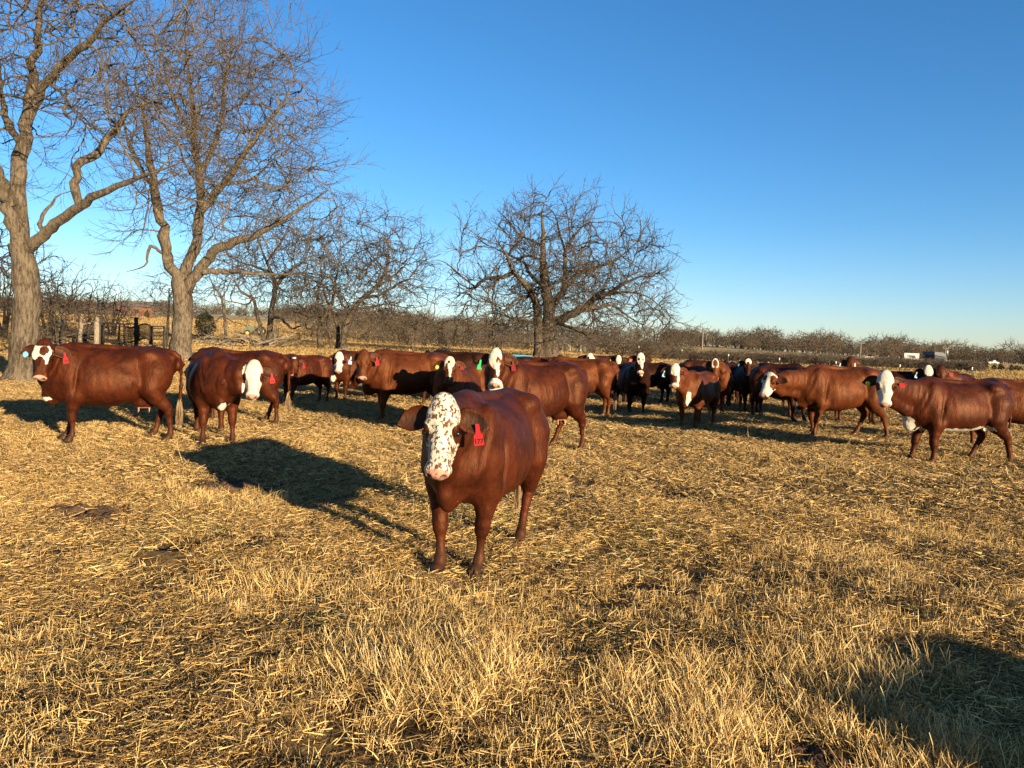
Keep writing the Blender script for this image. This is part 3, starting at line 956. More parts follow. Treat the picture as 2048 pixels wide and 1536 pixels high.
def build_grass():
    P, rot, scl, idx = grass_points()
    n = len(P)
    me = bpy.data.meshes.new("grass")
    me.vertices.add(n); me.vertices.foreach_set("co", P.astype(np.float32).ravel())
    for nm, typ, key, val in (("rot", 'FLOAT_VECTOR', "vector", rot), ("scl", 'FLOAT', "value", scl), ("idx", 'INT', "value", idx)):
        a = me.attributes.new(nm, typ, 'POINT'); a.data.foreach_set(key, np.asarray(val, np.int32 if typ == 'INT' else np.float32).ravel())
    o = obj("grass", me)
    tag(o, "dry straw-coloured grass and stubble covering the pasture", None, None, "stuff")
    ng = bpy.data.node_groups.new("grass_scatter", 'GeometryNodeTree')
    ng.interface.new_socket("Geometry", in_out='INPUT', socket_type='NodeSocketGeometry')
    ng.interface.new_socket("Geometry", in_out='OUTPUT', socket_type='NodeSocketGeometry')
    N, L = ng.nodes, ng.links
    gi, go = N.new("NodeGroupInput"), N.new("NodeGroupOutput")
    ci = N.new("GeometryNodeCollectionInfo"); ci.inputs["Collection"].default_value = grass_src
    ci.inputs["Separate Children"].default_value = True; ci.inputs["Reset Children"].default_value = True
    ip = N.new("GeometryNodeInstanceOnPoints"); ip.inputs["Pick Instance"].default_value = True
    def na(nm, typ):
        a = N.new("GeometryNodeInputNamedAttribute"); a.data_type = typ; a.inputs["Name"].default_value = nm
        return a.outputs["Attribute"]
    L.new(gi.outputs[0], ip.inputs["Points"]); L.new(ci.outputs[0], ip.inputs["Instance"])
    L.new(na("idx", 'INT'), ip.inputs["Instance Index"])
    L.new(na("rot", 'FLOAT_VECTOR'), ip.inputs["Rotation"]); L.new(na("scl", 'FLOAT'), ip.inputs["Scale"])
    L.new(ip.outputs[0], go.inputs[0])
    md = o.modifiers.new("scatter", 'NODES'); md.node_group = ng
    print("grass tufts", n)


build_grass()

# ------------------------------------------------------------------ bare trees
def bark_mat(name, c1, c2, ridge=1.0):
    m, n, l, p = new_mat(name)
    tc = n.new("ShaderNodeTexCoord")
    v = tc.outputs["Object"]
    a = noise_n(n, l, v, 15 * ridge, 6, 0.75, (1, 1, .24)); b = noise_n(n, l, v, 1.3, 4, 0.6)
    f = math_n(n, l, 'ADD', math_n(n, l, 'MULTIPLY', a, .7), math_n(n, l, 'MULTIPLY', b, .3))
    l.new(mix_n(n, l, step_n(n, l, f, .40, .60), c1, c2), p.inputs["Base Color"])
    p.inputs["Roughness"].default_value = .9; p.inputs["Specular IOR Level"].default_value = .1
    l.new(bump_n(n, l, a, 1.0, .09), p.inputs["Normal"])
    return m


M_PECAN = bark_mat("pecan_bark", (.050, .037, .026), (.17, .132, .090))
M_OAK = bark_mat("oak_bark", (.038, .029, .021), (.125, .095, .068))
M_TWIG = bark_mat("twig_bark", (.070, .054, .039), (.150, .117, .083), .5)
M_BRUSH = bark_mat("brush_bark", (.062, .046, .032), (.125, .094, .066), .4)
M_OAKTWIG = bark_mat("oak_twig", (.048, .037, .027), (.105, .082, .058), .5)
M_HUSK = simple_mat("dead_leaf", (.03, .018, .01), (.06, .036, .02), 10, .8)
M_CEDAR = simple_mat("cedar_leaf", (.022, .028, .012), (.048, .046, .02), 3, .8)
M_DEADWOOD = bark_mat("dead_wood", (.12, .095, .07), (.27, .22, .165), .6)


def unit(v):
    return v / (np.linalg.norm(v, axis=-1, keepdims=True) + 1e-9)


def sprout(P, R, per_m, length, ang, K, rng, up=.1, jit=.18, tmin=.15, rk=.55, rmin=.004, side=0.0):
    """children of the branches P (N,Kp,3), R (N,Kp): per_m children per metre of parent"""
    N, Kp, _ = P.shape
    seg = np.linalg.norm(np.diff(P, axis=1), axis=2).sum(1)
    cnt = np.maximum(1, np.floor(seg * per_m + rng.uniform(0, 1, N)).astype(int))
    par = np.repeat(np.arange(N), cnt); M = len(par)
    t = tmin + (1 - tmin) * rng.uniform(0, 1, M) ** .8
    first = np.r_[True, par[1:] != par[:-1]]
    t[first] = .97                                   # every parent carries on from its tip
    f = t * (Kp - 1); i = np.minimum(f.astype(int), Kp - 2); w = (f - i)[:, None]
    p0 = P[par, i] * (1 - w) + P[par, i + 1] * w
    r0 = R[par, i] * (1 - w[:, 0]) + R[par, i + 1] * w[:, 0]
    tan = unit(P[par, i + 1] - P[par, i])
    perp = rng.normal(0, 1, (M, 3)); perp -= tan * (perp * tan).sum(1, keepdims=True); perp = unit(perp)
    a = np.clip(rng.normal(ang, .22, M), .15, 1.5); a[first] *= .45
    d = tan * np.cos(a)[:, None] + perp * np.sin(a)[:, None]
    d[:, 2] += up; d = unit(d)
    L = length * rng.uniform(.55, 1.25, M) * (1.15 - .5 * t)
    L[first] = length * rng.uniform(.7, 1.1, first.sum())
    pts = [p0]; dd = d
    for k in range(K - 1):
        pts.append(pts[-1] + dd * (L / (K - 1))[:, None])
        dd = dd + rng.normal(0, jit, (M, 3)); dd[:, 2] += up * .35; dd = unit(dd)
    Rc = np.maximum(np.minimum(r0 * rk, r0), rmin)[:, None] * np.linspace(1, .42, K)[None]
    return np.stack(pts, 1), np.maximum(Rc, rmin * .6)


def resample(P, R, K):
    P = np.asarray(P, float); R = np.asarray(R, float)
    # Catmull-Rom through the given points
    Q = np.vstack([2 * P[0] - P[1], P, 2 * P[-1] - P[-2]])
    out, ro = [], []
    n = len(P) - 1
    for s in np.linspace(0, n, K):
        i = min(int(s), n - 1); t = s - i
        a, b, c, d = Q[i], Q[i + 1], Q[i + 2], Q[i + 3]
        out.append(.5 * ((2 * b) + (c - a) * t + (2 * a - 5 * b + 4 * c - d) * t * t + (-a + 3 * b - 3 * c + d) * t ** 3))
        ro.append(R[i] * (1 - t) + R[i + 1] * t)
    return np.array(out), np.array(ro)


def merge(parts):
    V, Q, n = [], [], 0
    for v, q in parts:
        V.append(v); Q.append(q + n); n += len(v)
    return np.concatenate(V), np.concatenate(Q)


def wobble(V, amp, s):
    ph = V * s
    d = np.stack([np.sin(ph[:, 1] * 1.7 + ph[:, 2] * 2.1), np.sin(ph[:, 0] * 1.9 + ph[:, 2] * 1.3 + 1), np.zeros(len(V))], 1)
    return V + d * amp


def grow(limbs, levels, rng, extra=None):
    """limbs: list of (K,3),(K,) -> (trunk mesh parts, crown mesh parts, twig tips)"""
    tr = [tubes(P[None], R[None], 10) for P, R in limbs]
    lp = [(P, R) for P, R in limbs]
    K = len(lp[0][0])
    P = np.stack([p for p, _ in lp]); R = np.stack([r for _, r in lp])
    cr = []
    if extra is not None:
        cr.append(tubes(*extra, 5)); P, R = extra
    for lv in levels:
        tmin = lv.get('tmin', .12)
        P, R = sprout(P, R, lv['n'], lv['L'], lv['a'], lv['K'], rng, lv.get('up', .1), lv.get('jit', .18), tmin, lv.get('rk', .55), lv.get('rmin', .004))
        cr.append(tubes(P, R, lv.get('S', 3)))
    return tr, cr, P[:, -1]


def finish_tree(t, tr, cr, mats, tips=None, husk=0, rng=None, origin=(0, 0, 0)):
    o = np.array(origin)
    V, Q = merge(tr); obj("trunk", mesh_np("trunk", V - o, Q), mats[0], t)
    V, Q = merge(cr); obj("crown", mesh_np("crown", V - o, Q), mats[1], t)
    if husk and tips is not None:
        c = tips[rng.choice(len(tips), min(husk, len(tips)), False)] - o
        mb = []
        for k in range(3):
            a = unit(rng.normal(0, 1, (len(c), 3))) * rng.uniform(.02, .05, (len(c), 1)); b = unit(rng.normal(0, 1, (len(c), 3))) * rng.uniform(.015, .035, (len(c), 1))
            off = rng.normal(0, .03, (len(c), 3))
            VV = np.stack([c + off - a, c + off - b, c + off + a, c + off + b], 1).reshape(-1, 3)
            mb.append((VV, np.arange(len(VV)).reshape(-1, 4)))
        V, Q = merge(mb)
        obj("dead_leaves", mesh_np("dead_leaves", V, Q, None, False), M_HUSK, t)


def fill_crown(limbs, centre, rad, n, rng, K, r0, r1, bottom=-.35, inner=.25, up=.12):
    """branches from the nearest limb towards points spread through a domed crown; later ones may start on earlier ones"""
    nodes = [np.c_[P, R] for P, R in limbs]
    tans = [unit(np.gradient(P, axis=0)) for P, _ in limbs]
    Nn = np.concatenate([a[2:] for a in nodes]); Tn = np.concatenate([a[2:] for a in tans])
    c = unit(rng.normal(0, 1, (n * 4, 3))); c = c[c[:, 2] > bottom][:n]
    rr = rng.uniform(inner ** 2, 1, len(c)) ** .5
    lump = 1 + .10 * np.sin(3.1 * c[:, 0] * 2 + 1) * np.sin(2.7 * c[:, 1] * 2 + 2) + .07 * np.sin(9 * c[:, 0] + 4 * c[:, 2])
    T = centre + c * (rr * lump)[:, None] * rad
    d0 = np.array([np.min(((Nn[:, :3] - p) ** 2).sum(1)) for p in T])
    P_, R_o = [], []
    s = np.linspace(0, 1, K)[:, None]
    for k in np.argsort(d0):
        p = T[k]
        v = Nn[:, :3] - p
        # prefer to leave a limb forwards and outwards
        D = np.sqrt((v ** 2).sum(1)); cost = D * (1.35 + .55 * (v * Tn).sum(1) / (D + 1e-6))
        i = int(np.argmin(cost)); D = D[i]
        if D < .15: continue
        a = Nn[i, :3]; m = a + Tn[i] * D * .38 + np.array([0, 0, up * D]) + rng.normal(0, .07 * D, 3)
        Q = (1 - s) ** 2 * a + 2 * s * (1 - s) * m + s * s * p
        w = np.cumsum(rng.normal(0, .035 * D, (K, 3)), 0); w -= w[-1] * s; Q = Q + w * np.sin(np.pi * np.minimum(s, .999)) ** .5
        ra = min(Nn[i, 3] * .62, r0 * (.5 + .25 * D)); ra = max(ra, r1 * 1.3)
        R = np.linspace(ra, max(r1, ra * .35), K)
        P_.append(Q); R_o.append(R)
        Nn = np.concatenate([Nn, np.c_[Q[2:], R[2:]]]); Tn = np.concatenate([Tn, unit(np.gradient(Q, axis=0))[2:]])
    return np.stack(P_), np.stack(R_o)


def traced_tree(name, label, basepx, Y0, limbs, levels, mats, seed, zoom=None, husk=0, K=16, group=None, wob=.03, fill=None, thin=1.0):
    """limbs: (points in picture px, r0 px, r1 px, depth drift); limb 0 is the trunk"""
    rng = np.random.default_rng(seed)
    base = on_ground(basepx, Y0)
    t = thing(name, label, "tree", base, 0, group)
    s, ox, oy = zoom or (1, 0, 0)
    out = []
    for n, lb in enumerate(limbs):
        pts, r0, r1, drift = lb[:4]
        d0 = lb[4] if len(lb) > 4 and not isinstance(lb[4], str) else 0.0
        m = len(pts)
        W = []
        for i, (a, b) in enumerate(pts):
            u = i / (m - 1)
            Y = Y0 + d0 + drift * u ** 1.2
            W.append(unproject(a / s + ox, b / s + oy, Y))
        W = np.array([[*w] for w in W])
        rr = np.linspace(r0, r1, m) / s * Y0 / FPX * thin
        if lb[-1] == 'base':
            W[0] = (*on_ground(pts[0][0] / s + ox, Y0 + d0),); W[0][2] -= .12
        elif out:
            # join the limb to the wood it grows from
            AP = np.concatenate([p for p, _ in out]); AR = np.concatenate([r for _, r in out])
            q = int(np.argmin(((AP - W[0]) ** 2).sum(1)))
            W = np.vstack([AP[q], W]) if np.linalg.norm(AP[q] - W[0]) > 1.2 * AR[q] else np.vstack([AP[q], W[1:]])
            rr = np.minimum(np.linspace(rr[0], rr[-1], len(W)), AR[q] * .92)
        P, R = resample(W, rr, K + 8)
        ss = np.linspace(0, 1, len(R)); R = R * (1 - (0 if thin < .9 and n == 0 else .72) * np.clip((ss - .45) / .55, 0, 1) ** 1.3)
        dz = np.linalg.norm(P - P[0], axis=1)
        if lb[-1] == 'base': R = R * (1 + .75 * np.exp(-dz / (1.1 * R[0])))
        else: P[2:] += rng.normal(0, .22, (len(P) - 2, 3)) * R[2:, None]
        out.append((P, R))
    o = np.array(base)
    extra = None
    if fill:
        cx, cy, rx, ry, dr, nf, r0, r1, bot = fill
        u_ = Y0 / FPX
        extra = fill_crown(out, np.array([*unproject(cx, cy, Y0)]), np.array([rx * u_, dr, ry * u_]), nf, rng, 9, r0, r1, bot)
    tr, cr, tips = grow(out, levels, rng, extra)
    tr = [(wobble(V, wob, 3.0), Q) for V, Q in tr]
    finish_tree(t, tr, cr, mats, tips, husk, rng, o)
    return t


PEC = [dict(n=2.2, L=1.6, a=.62, K=6, S=4, up=.14, jit=.15, rk=.5, rmin=.012),
       dict(n=2.8, L=.90, a=.62, K=5, S=3, up=.10, jit=.16, rk=.55, rmin=.008), dict(n=3.2, L=.52, a=.6, K=4, S=3, up=.08, jit=.16, rk=.6, rmin=.0065)]

Z1 = (2.133, 0, 0)
traced_tree("pecan_tree", "huge bare pecan tree at the left edge with a flared pale trunk and spreading limbs", 50, 22.0, [
    ([(95, 1625), (102, 1500), (112, 1350), (115, 1240), (100, 1110), (88, 1040)], 64, 56, 0, 'base'),
    ([(70, 1060), (40, 900), (0, 770), (-60, 600), (-130, 380)], 40, 15, -1.5),
    ([(85, 1060), (75, 800), (90, 650), (130, 450), (150, 250), (175, 30), (185, -120)], 42, 16, 1.0),
    ([(100, 1080), (170, 1020), (230, 960), (330, 880), (420, 830), (560, 770), (640, 740), (780, 690)], 32, 8, -2.0),
    ([(330, 870), (320, 770), (350, 700), (430, 640), (490, 560), (560, 470), (650, 430), (790, 390)], 27, 8, 1.5, -.7),
    ([(95, 480), (200, 350), (290, 260), (370, 190), (440, 90), (520, 40), (600, -30)], 22, 9, -2.0, .3),
    ([(75, 640), (40, 540), (10, 450), (0, 330), (-20, 200)], 20, 8, 2.0, .3),
    ([(165, 960), (200, 900), (240, 840), (300, 815)], 12, 5, 1.0, -.3),
    ([(270, 410), (275, 480), (300, 520), (285, 600)], 9, 4, -.6, .2),
    ([(60, 900), (-40, 700), (-160, 560)], 20, 8, -2.5),
], PEC, (M_PECAN, M_TWIG), 21, Z1, 500, thin=.86, fill=(110, 150, 310, 380, 4.5, 340, .10, .020, -.5))

traced_tree("pecan_tree", "tall bare pecan tree behind the left cows with its trunk forked low", 361, 38.0, [
    ([(770, 1560), (770, 1470), (778, 1390), (780, 1280), (770, 1190)], 46, 44, 0, 'base'),
    ([(755, 1210), (710, 1080), (690, 950), (665, 830), (640, 700), (620, 550), (590, 400), (575, 300)], 30, 8, -2.0),
    ([(775, 1210), (830, 1050), (850, 920), (850, 760), (830, 600), (815, 400), (800, 250), (780, 80)], 28, 7, 1.0),
    ([(870, 920), (940, 800), (1010, 700), (1100, 570), (1200, 450), (1270, 300)], 20, 6, -2.5, .3),
    ([(860, 770), (920, 600), (950, 450), (960, 300), (1000, 150)], 14, 6, 2.5, .4),
    ([(800, 1260), (870, 1130), (950, 1050), (1100, 1000), (1250, 910), (1400, 810)], 30, 8, -1.5),
    ([(880, 1160), (1000, 1160), (1130, 1170), (1300, 1170)], 18, 7, 3.0, -.3),
    ([(700, 1080), (640, 1050), (620, 1130), (540, 1160)], 9, 4, -1.0, -.2),
    ([(650, 800), (560, 640), (520, 480), (500, 330)], 12, 5, 2.0, -.6),
    ([(825, 600), (740, 420), (700, 280), (690, 150)], 11, 5, -2.0, .6),
    ([(945, 800), (1080, 760), (1200, 640)], 9, 4, 2.0),
], [dict(n=1.9, L=1.9, a=.62, K=6, S=4, up=.14, jit=.15, rk=.5, rmin=.018),
    dict(n=2.4, L=1.1, a=.62, K=4, S=3, up=.10, jit=.16, rk=.55, rmin=.013), dict(n=2.6, L=.66, a=.6, K=4, S=3, up=.08, jit=.16, rk=.6, rmin=.010)],
    (M_PECAN, M_TWIG), 22, Z1, 900, thin=.86, fill=(455, 330, 200, 320, 4.6, 400, .12, .026, -.55))

ZO = (3.657, 840, 350)
OAKL = [dict(n=2.3, L=1.35, a=.7, K=6, S=3, up=.06, jit=.20, rk=.55, rmin=.026),
        dict(n=2.9, L=.85, a=.7, K=4, S=3, up=.05, jit=.20, rk=.55, rmin=.018), dict(n=3.0, L=.52, a=.7, K=4, S=3, up=.05, jit=.20, rk=.6, rmin=.0145)]
traced_tree("oak_tree", "broad bare oak standing alone in the middle with a rounded crown and dark trunk", 1094, 58.0, [
    ([(945, 1320), (935, 1150), (945, 1000), (925, 850), (905, 700), (900, 560), (900, 400), (890, 280), (920, 180)], 52, 7, 1.0, 'base'),
    ([(870, 1320), (865, 1150), (860, 1000), (830, 880), (760, 790), (680, 700), (640, 600), (580, 510)], 30, 13, -3.5, -.8, 'base'),
    ([(960, 1100), (1060, 1040), (1180, 980), (1290, 900), (1400, 850), (1500, 790), (1620, 740), (1720, 770)], 30, 6, -4.0),
    ([(1010, 1060), (1150, 1000), (1300, 970), (1400, 950), (1560, 1060), (1700, 1130)], 21, 5, 3.5),
    ([(960, 960), (1060, 830), (1120, 750), (1230, 690), (1400, 640), (1500, 570), (1600, 480)], 24, 6, 4.0),
    ([(1050, 830), (1065, 650), (1060, 560), (1150, 420), (1230, 350), (1330, 350)], 17, 5, -3.0),
    ([(1060, 560), (1020, 420), (990, 300), (930, 220)], 10, 4, 3.0, -1),
    ([(690, 720), (600, 745), (480, 760), (390, 830), (300, 800), (200, 700)], 16, 5, 3.0, -3),
    ([(640, 610), (680, 540), (730, 480), (740, 400)], 10, 4, -2.0, -3),
    ([(840, 880), (760, 890), (690, 920), (620, 1000), (540, 1080), (450, 1150)], 14, 5, -3.0, -1.5),
    ([(580, 760), (510, 840), (490, 920), (420, 990)], 8, 4, -1.0, -2),
    ([(900, 640), (780, 590), (700, 630), (600, 640)], 9, 4, 4.0, .5),
    ([(890, 540), (820, 480), (720, 430), (640, 330), (560, 250)], 9, 4, 3.5, .6),
    ([(580, 510), (470, 470), (360, 400), (250, 280)], 10, 4, -2.0, -4),
    ([(1290, 905), (1430, 860), (1560, 860), (1680, 900), (1800, 1000)], 12, 5, -2.0, -2.5),
    ([(1140, 520), (1250, 490), (1400, 500), (1500, 420)], 8, 4, 3.0, -1.5),
    ([(925, 850), (800, 720), (760, 640), (600, 560), (420, 480)], 14, 5, 5.0, .3),
    ([(940, 1150), (840, 1080), (700, 1060), (560, 1010), (400, 1040)], 14, 5, 4.0, 0),
    ([(970, 1080), (1060, 1100), (1180, 1150), (1300, 1230), (1420, 1270)], 12, 5, -4.0, 0),
    ([(400, 820), (280, 720), (180, 640), (100, 620)], 7, 4, -1.0, -1.0),
], OAKL, (M_OAK, M_OAKTWIG), 23, ZO, 0, thin=1.12, fill=(1117, 620, 236, 232, 8.0, 560, .16, .034, -.32))

Z3 = (3.938, 380, 380)
MIDL = [dict(n=2.0, L=1.5, a=.85, K=5, S=3, up=.04, jit=.30, rk=.55, rmin=.024),
        dict(n=2.5, L=.9, a=.85, K=4, S=3, up=.03, jit=.28, rk=.55, rmin=.017), dict(n=2.4, L=.55, a=.8, K=3, S=3, up=.03, jit=.26, rk=.6, rmin=.0135)]
traced_tree("oak_tree", "bare twin-stemmed oak rising behind the brush pile", 535, 62.0, [
    ([(620, 1250), (630, 1100), (640, 950), (670, 800), (660, 700), (600, 560), (540, 400), (520, 280)], 26, 7, 1.0, 'base'),
    ([(590, 1240), (560, 1100), (520, 950), (500, 860), (400, 800), (350, 720), (250, 660)], 17, 6, -2.0, -.4, 'base'),
    ([(650, 1010), (720, 1010), (800, 1090), (900, 1060), (1000, 1080)], 14, 6, -1.5),
    ([(665, 780), (780, 640), (900, 560), (1000, 420)], 15, 5, 2.5),
    ([(640, 650), (500, 600), (380, 560), (260, 480)], 13, 5, 2.0),
    ([(610, 560), (700, 440), (760, 320), (800, 220)], 12, 5, -2.0),
    ([(660, 700), (800, 660), (960, 660), (1080, 700)], 12, 5, -2.5),
    ([(500, 860), (440, 900), (330, 880), (240, 900)], 8, 4, -2),
], MIDL, (M_OAK, M_OAKTWIG), 24, Z3, fill=(545, 560, 145, 130, 4.5, 270, .11, .03, -.45))
traced_tree("oak_tree", "bare oak with several pale stems right of the brush pile and a leaning main trunk", 665, 58.0, [
    ([(1205, 1290), (1220, 1080), (1280, 960), (1350, 860), (1450, 780), (1540, 640), (1560, 500), (1560, 400), (1540, 280)], 25, 6, 1.5, 'base'),
    ([(1032, 1290), (1020, 1120), (1050, 1000), (1120, 880), (1150, 700), (1180, 520), (1190, 340)], 22, 6, -1.0, -1, 'base'),
    ([(1115, 1280), (1095, 1130), (1040, 1050), (960, 960), (880, 850)], 10, 5, -2.0, -.6, 'base'),
    ([(1160, 1285), (1165, 1100), (1120, 960), (1060, 820), (1030, 620), (1040, 440)], 18, 5, 2.0, .6, 'base'),
    ([(1350, 860), (1480, 830), (1640, 740), (1750, 700), (1880, 740)], 14, 5, -2.5, .4),
    ([(1450, 780), (1620, 660), (1720, 560), (1800, 420)], 12, 4, 3.0, .5),
    ([(1300, 950), (1420, 920), (1560, 900), (1720, 930), (1900, 900)], 10, 4, 3.0, .5),
    ([(1540, 640), (1420, 500), (1360, 380), (1330, 250)], 10, 4, -2, 1),
    ([(1050, 1000), (940, 1000), (820, 960), (720, 980)], 10, 4, 2, -1),
    ([(1250, 1000), (1180, 860), (1120, 700)], 10, 4, -3, .2),
], MIDL, (M_OAK, M_OAKTWIG), 25, Z3, fill=(725, 575, 150, 160, 5.0, 380, .11, .03, -.65))
traced_tree("small_tree", "small crooked bare tree standing in the brush pile", 452, 56.0, [
    ([(290, 1230), (270, 1000), (250, 850), (180, 740), (140, 640)], 12, 5, 1.0, 'base'),
    ([(265, 990), (200, 1030), (120, 1070), (40, 1090)], 5, 3, -1.5, .3),
    ([(275, 1000), (340, 1040), (420, 1060), (490, 1120)], 5, 3, -1.5, .3),
    ([(250, 850), (310, 740), (330, 640)], 7, 3, 1.5, .5),
    ([(190, 760), (130, 780), (80, 820)], 5, 3, -1, .8),
], [dict(n=1.0, L=1.6, a=.8, K=5, S=4, up=.06, jit=.3, rk=.55, rmin=.025), dict(n=1.6, L=.8, a=.8, K=4, S=3, up=.03, jit=.28, rk=.55, rmin=.014), dict(n=2, L=.5, a=.8, K=3, S=3, jit=.26, rmin=.01)],
    (M_OAK, M_TWIG), 26, Z3)


def place_tree(proto, name, label, px, Y, s, rz, group=None, mats=(M_OAK, M_BRUSH)):
    t = thing(name, label, "tree", on_ground(px, Y), rz, group)
    t.scale = (s, s, s)
    for nm, me in zip(("trunk", "crown"), proto):
        o = bpy.data.objects.new(nm, me); COL.objects.link(o); o.parent = t
    return t


def dome_tree(seed, Hh, rad, tr_r, stems, n, levels, zc=.5, bottom=-.7, r0=.055, r1=.02):
    """free-grown tree whose branches fill a rounded crown"""
    rng = np.random.default_rng(seed)
    limbs = []
    for k in range(stems):
        a = rng.uniform(0, 6.28); ln = rng.uniform(.1, .4) * rad if stems > 1 else .1 * rad
        top = np.array([math.cos(a) * ln, math.sin(a) * ln, Hh * rng.uniform(.6, .8)]); st = np.array([math.cos(a), math.sin(a), 0]) * (tr_r * 1.5 if stems > 1 else 0); st[2] = -.1
        ts = np.linspace(0, 1, 6)[:, None]
        P = st + (top - st) * ts + rng.normal(0, .03 * Hh, (6, 3)) * np.minimum(ts, .6)
        limbs.append(resample(P, np.linspace(tr_r, tr_r * .3, 6), 12))
    lump = rng.uniform(.85, 1.15, 3)
    ex = fill_crown(limbs, np.array([rng.uniform(-.1, .1) * rad, rng.uniform(-.1, .1) * rad, Hh * zc]), np.array([rad * lump[0], rad * lump[1], Hh * (1 - zc)]), n, rng, 6, r0, r1, bottom)
    tr, cr, _ = grow(limbs, levels, rng, ex)
    return merge(tr), merge(cr)


def proto_meshes(seed, *a, mats=(M_OAK, M_BRUSH), **k):
    tr, cr = dome_tree(seed, *a, **k)
    m1 = mesh_np("trunk", *tr); m1.materials.append(mats[0])
    m2 = mesh_np("crown", *cr); m2.materials.append(mats[1])
    return m1, m2


BL = [dict(n=2.2, L=1.0, a=.8, K=4, S=3, up=.12, jit=.25, rk=.55, rmin=.017), dict(n=3.0, L=.6, a=.75, K=3, S=3, up=.10, jit=.25, rk=.6, rmin=.013)]
PA = [proto_meshes(40 + i, 6.0, 2.6, .15, 1, 90, BL, .62, -.6) for i in range(3)]
PB = [proto_meshes(50 + i, 4.8, 2.5, .09, 5, 120, BL, .45, -.85) for i in range(4)]
rt = random.Random(4)
# thin trees and brush behind the pen on the left
for i, (px, Y, s, kind, lab) in enumerate([
    (-30, 36, 1.15, 0, "bare tree half cut by the left edge behind the huge pecan"),
    (120, 46, 1.0, 1, "bushy bare tree right of the huge pecan trunk, behind the pen's grey posts"),
    (175, 52, 1.0, 1, "bare brush tree behind the pair of weathered pen posts"),
    (335, 66, 1.05, 0, "small bare tree left of the forked pecan trunk beyond the pen"),
    (95, 62, 1.25, 1, "bare brush tree farther back between the huge pecan and the pen"),
    (225, 78, 1.2, 1, "bare brush tree far behind the middle of the pen"),
    (10, 55, 1.2, 1, "bare brush tree behind the huge pecan's left side"),
]):
    place_tree((PA if kind == 0 else PB)[i % 3], "small_tree" if kind == 0 else "brush_tree", lab, px, Y, s, rt.uniform(0, 6.28), "bare trees behind the pen")
# thicket beyond the wire fence, middle
for i, (px, Y, s) in enumerate([(600, 92, .8), (640, 100, .9), (690, 108, 1.0), (735, 112, 1.1), (775, 108, 1.05), (815, 112, 1.2), (850, 106, 1.0), (890, 112, 1.15), (925, 108, 1.0), (960, 112, .9), (1000, 112, .95), (1045, 112, .9),
                                (1120, 114, .8), (1165, 116, .85), (1210, 118, .8), (1260, 120, .85), (1310, 122, .8), (555, 104, .8), (1360, 120, .6), (710, 130, 1.3), (800, 135, 1.4), (880, 132, 1.35), (980, 135, 1.2)]):
    place_tree(PB[i % 4], "brush_tree", "bare grey-brown brush tree in the thicket beyond the wire fence", px, Y, s * (.62, .85, .7, .95, .55)[i % 5], rt.uniform(0, 6.28), "brush trees beyond the wire fence")


# ---- far woods: one mass, scattered copies of a few bare trees
def scatter(name, label, pts, rots, scl, idx, protos, kind="stuff"):
    col = bpy.data.collections.new(name + "_source")
    for i, (V, Q, m) in enumerate(protos):
        me = mesh_np(name + "_source", V, Q); me.materials.append(m)
        col.objects.link(bpy.data.objects.new("%s_source_%02d" % (name, i), me))
    n = len(pts)
    me = bpy.data.meshes.new(name)
    me.vertices.add(n); me.vertices.foreach_set("co", np.asarray(pts, np.float32).ravel())
    for nm, typ, key, val in (("rot", 'FLOAT_VECTOR', "vector", rots), ("scl", 'FLOAT_VECTOR', "vector", scl), ("idx", 'INT', "value", idx)):
        a = me.attributes.new(nm, typ, 'POINT'); a.data.foreach_set(key, np.asarray(val, np.int32 if typ == 'INT' else np.float32).ravel())
    o = obj(name, me)
    tag(o, label, None, None, kind)
    ng = bpy.data.node_groups.new(name, 'GeometryNodeTree')
    ng.interface.new_socket("Geometry", in_out='INPUT', socket_type='NodeSocketGeometry')
    ng.interface.new_socket("Geometry", in_out='OUTPUT', socket_type='NodeSocketGeometry')
    N, L = ng.nodes, ng.links
    gi, go = N.new("NodeGroupInput"), N.new("NodeGroupOutput")
    ci = N.new("GeometryNodeCollectionInfo"); ci.inputs["Collection"].default_value = col
    ci.inputs["Separate Children"].default_value = True; ci.inputs["Reset Children"].default_value = True
    ip = N.new("GeometryNodeInstanceOnPoints"); ip.inputs["Pick Instance"].default_value = True
    def na(nm, typ):
        a = N.new("GeometryNodeInputNamedAttribute"); a.data_type = typ; a.inputs["Name"].default_value = nm
        return a.outputs["Attribute"]
    L.new(gi.outputs[0], ip.inputs["Points"]); L.new(ci.outputs[0], ip.inputs["Instance"])
    L.new(na("idx", 'INT'), ip.inputs["Instance Index"])
    L.new(na("rot", 'FLOAT_VECTOR'), ip.inputs["Rotation"]); L.new(na("scl", 'FLOAT_VECTOR'), ip.inputs["Scale"])
    L.new(ip.outputs[0], go.inputs[0])
    md = o.modifiers.new("scatter", 'NODES'); md.node_group = ng
    return o


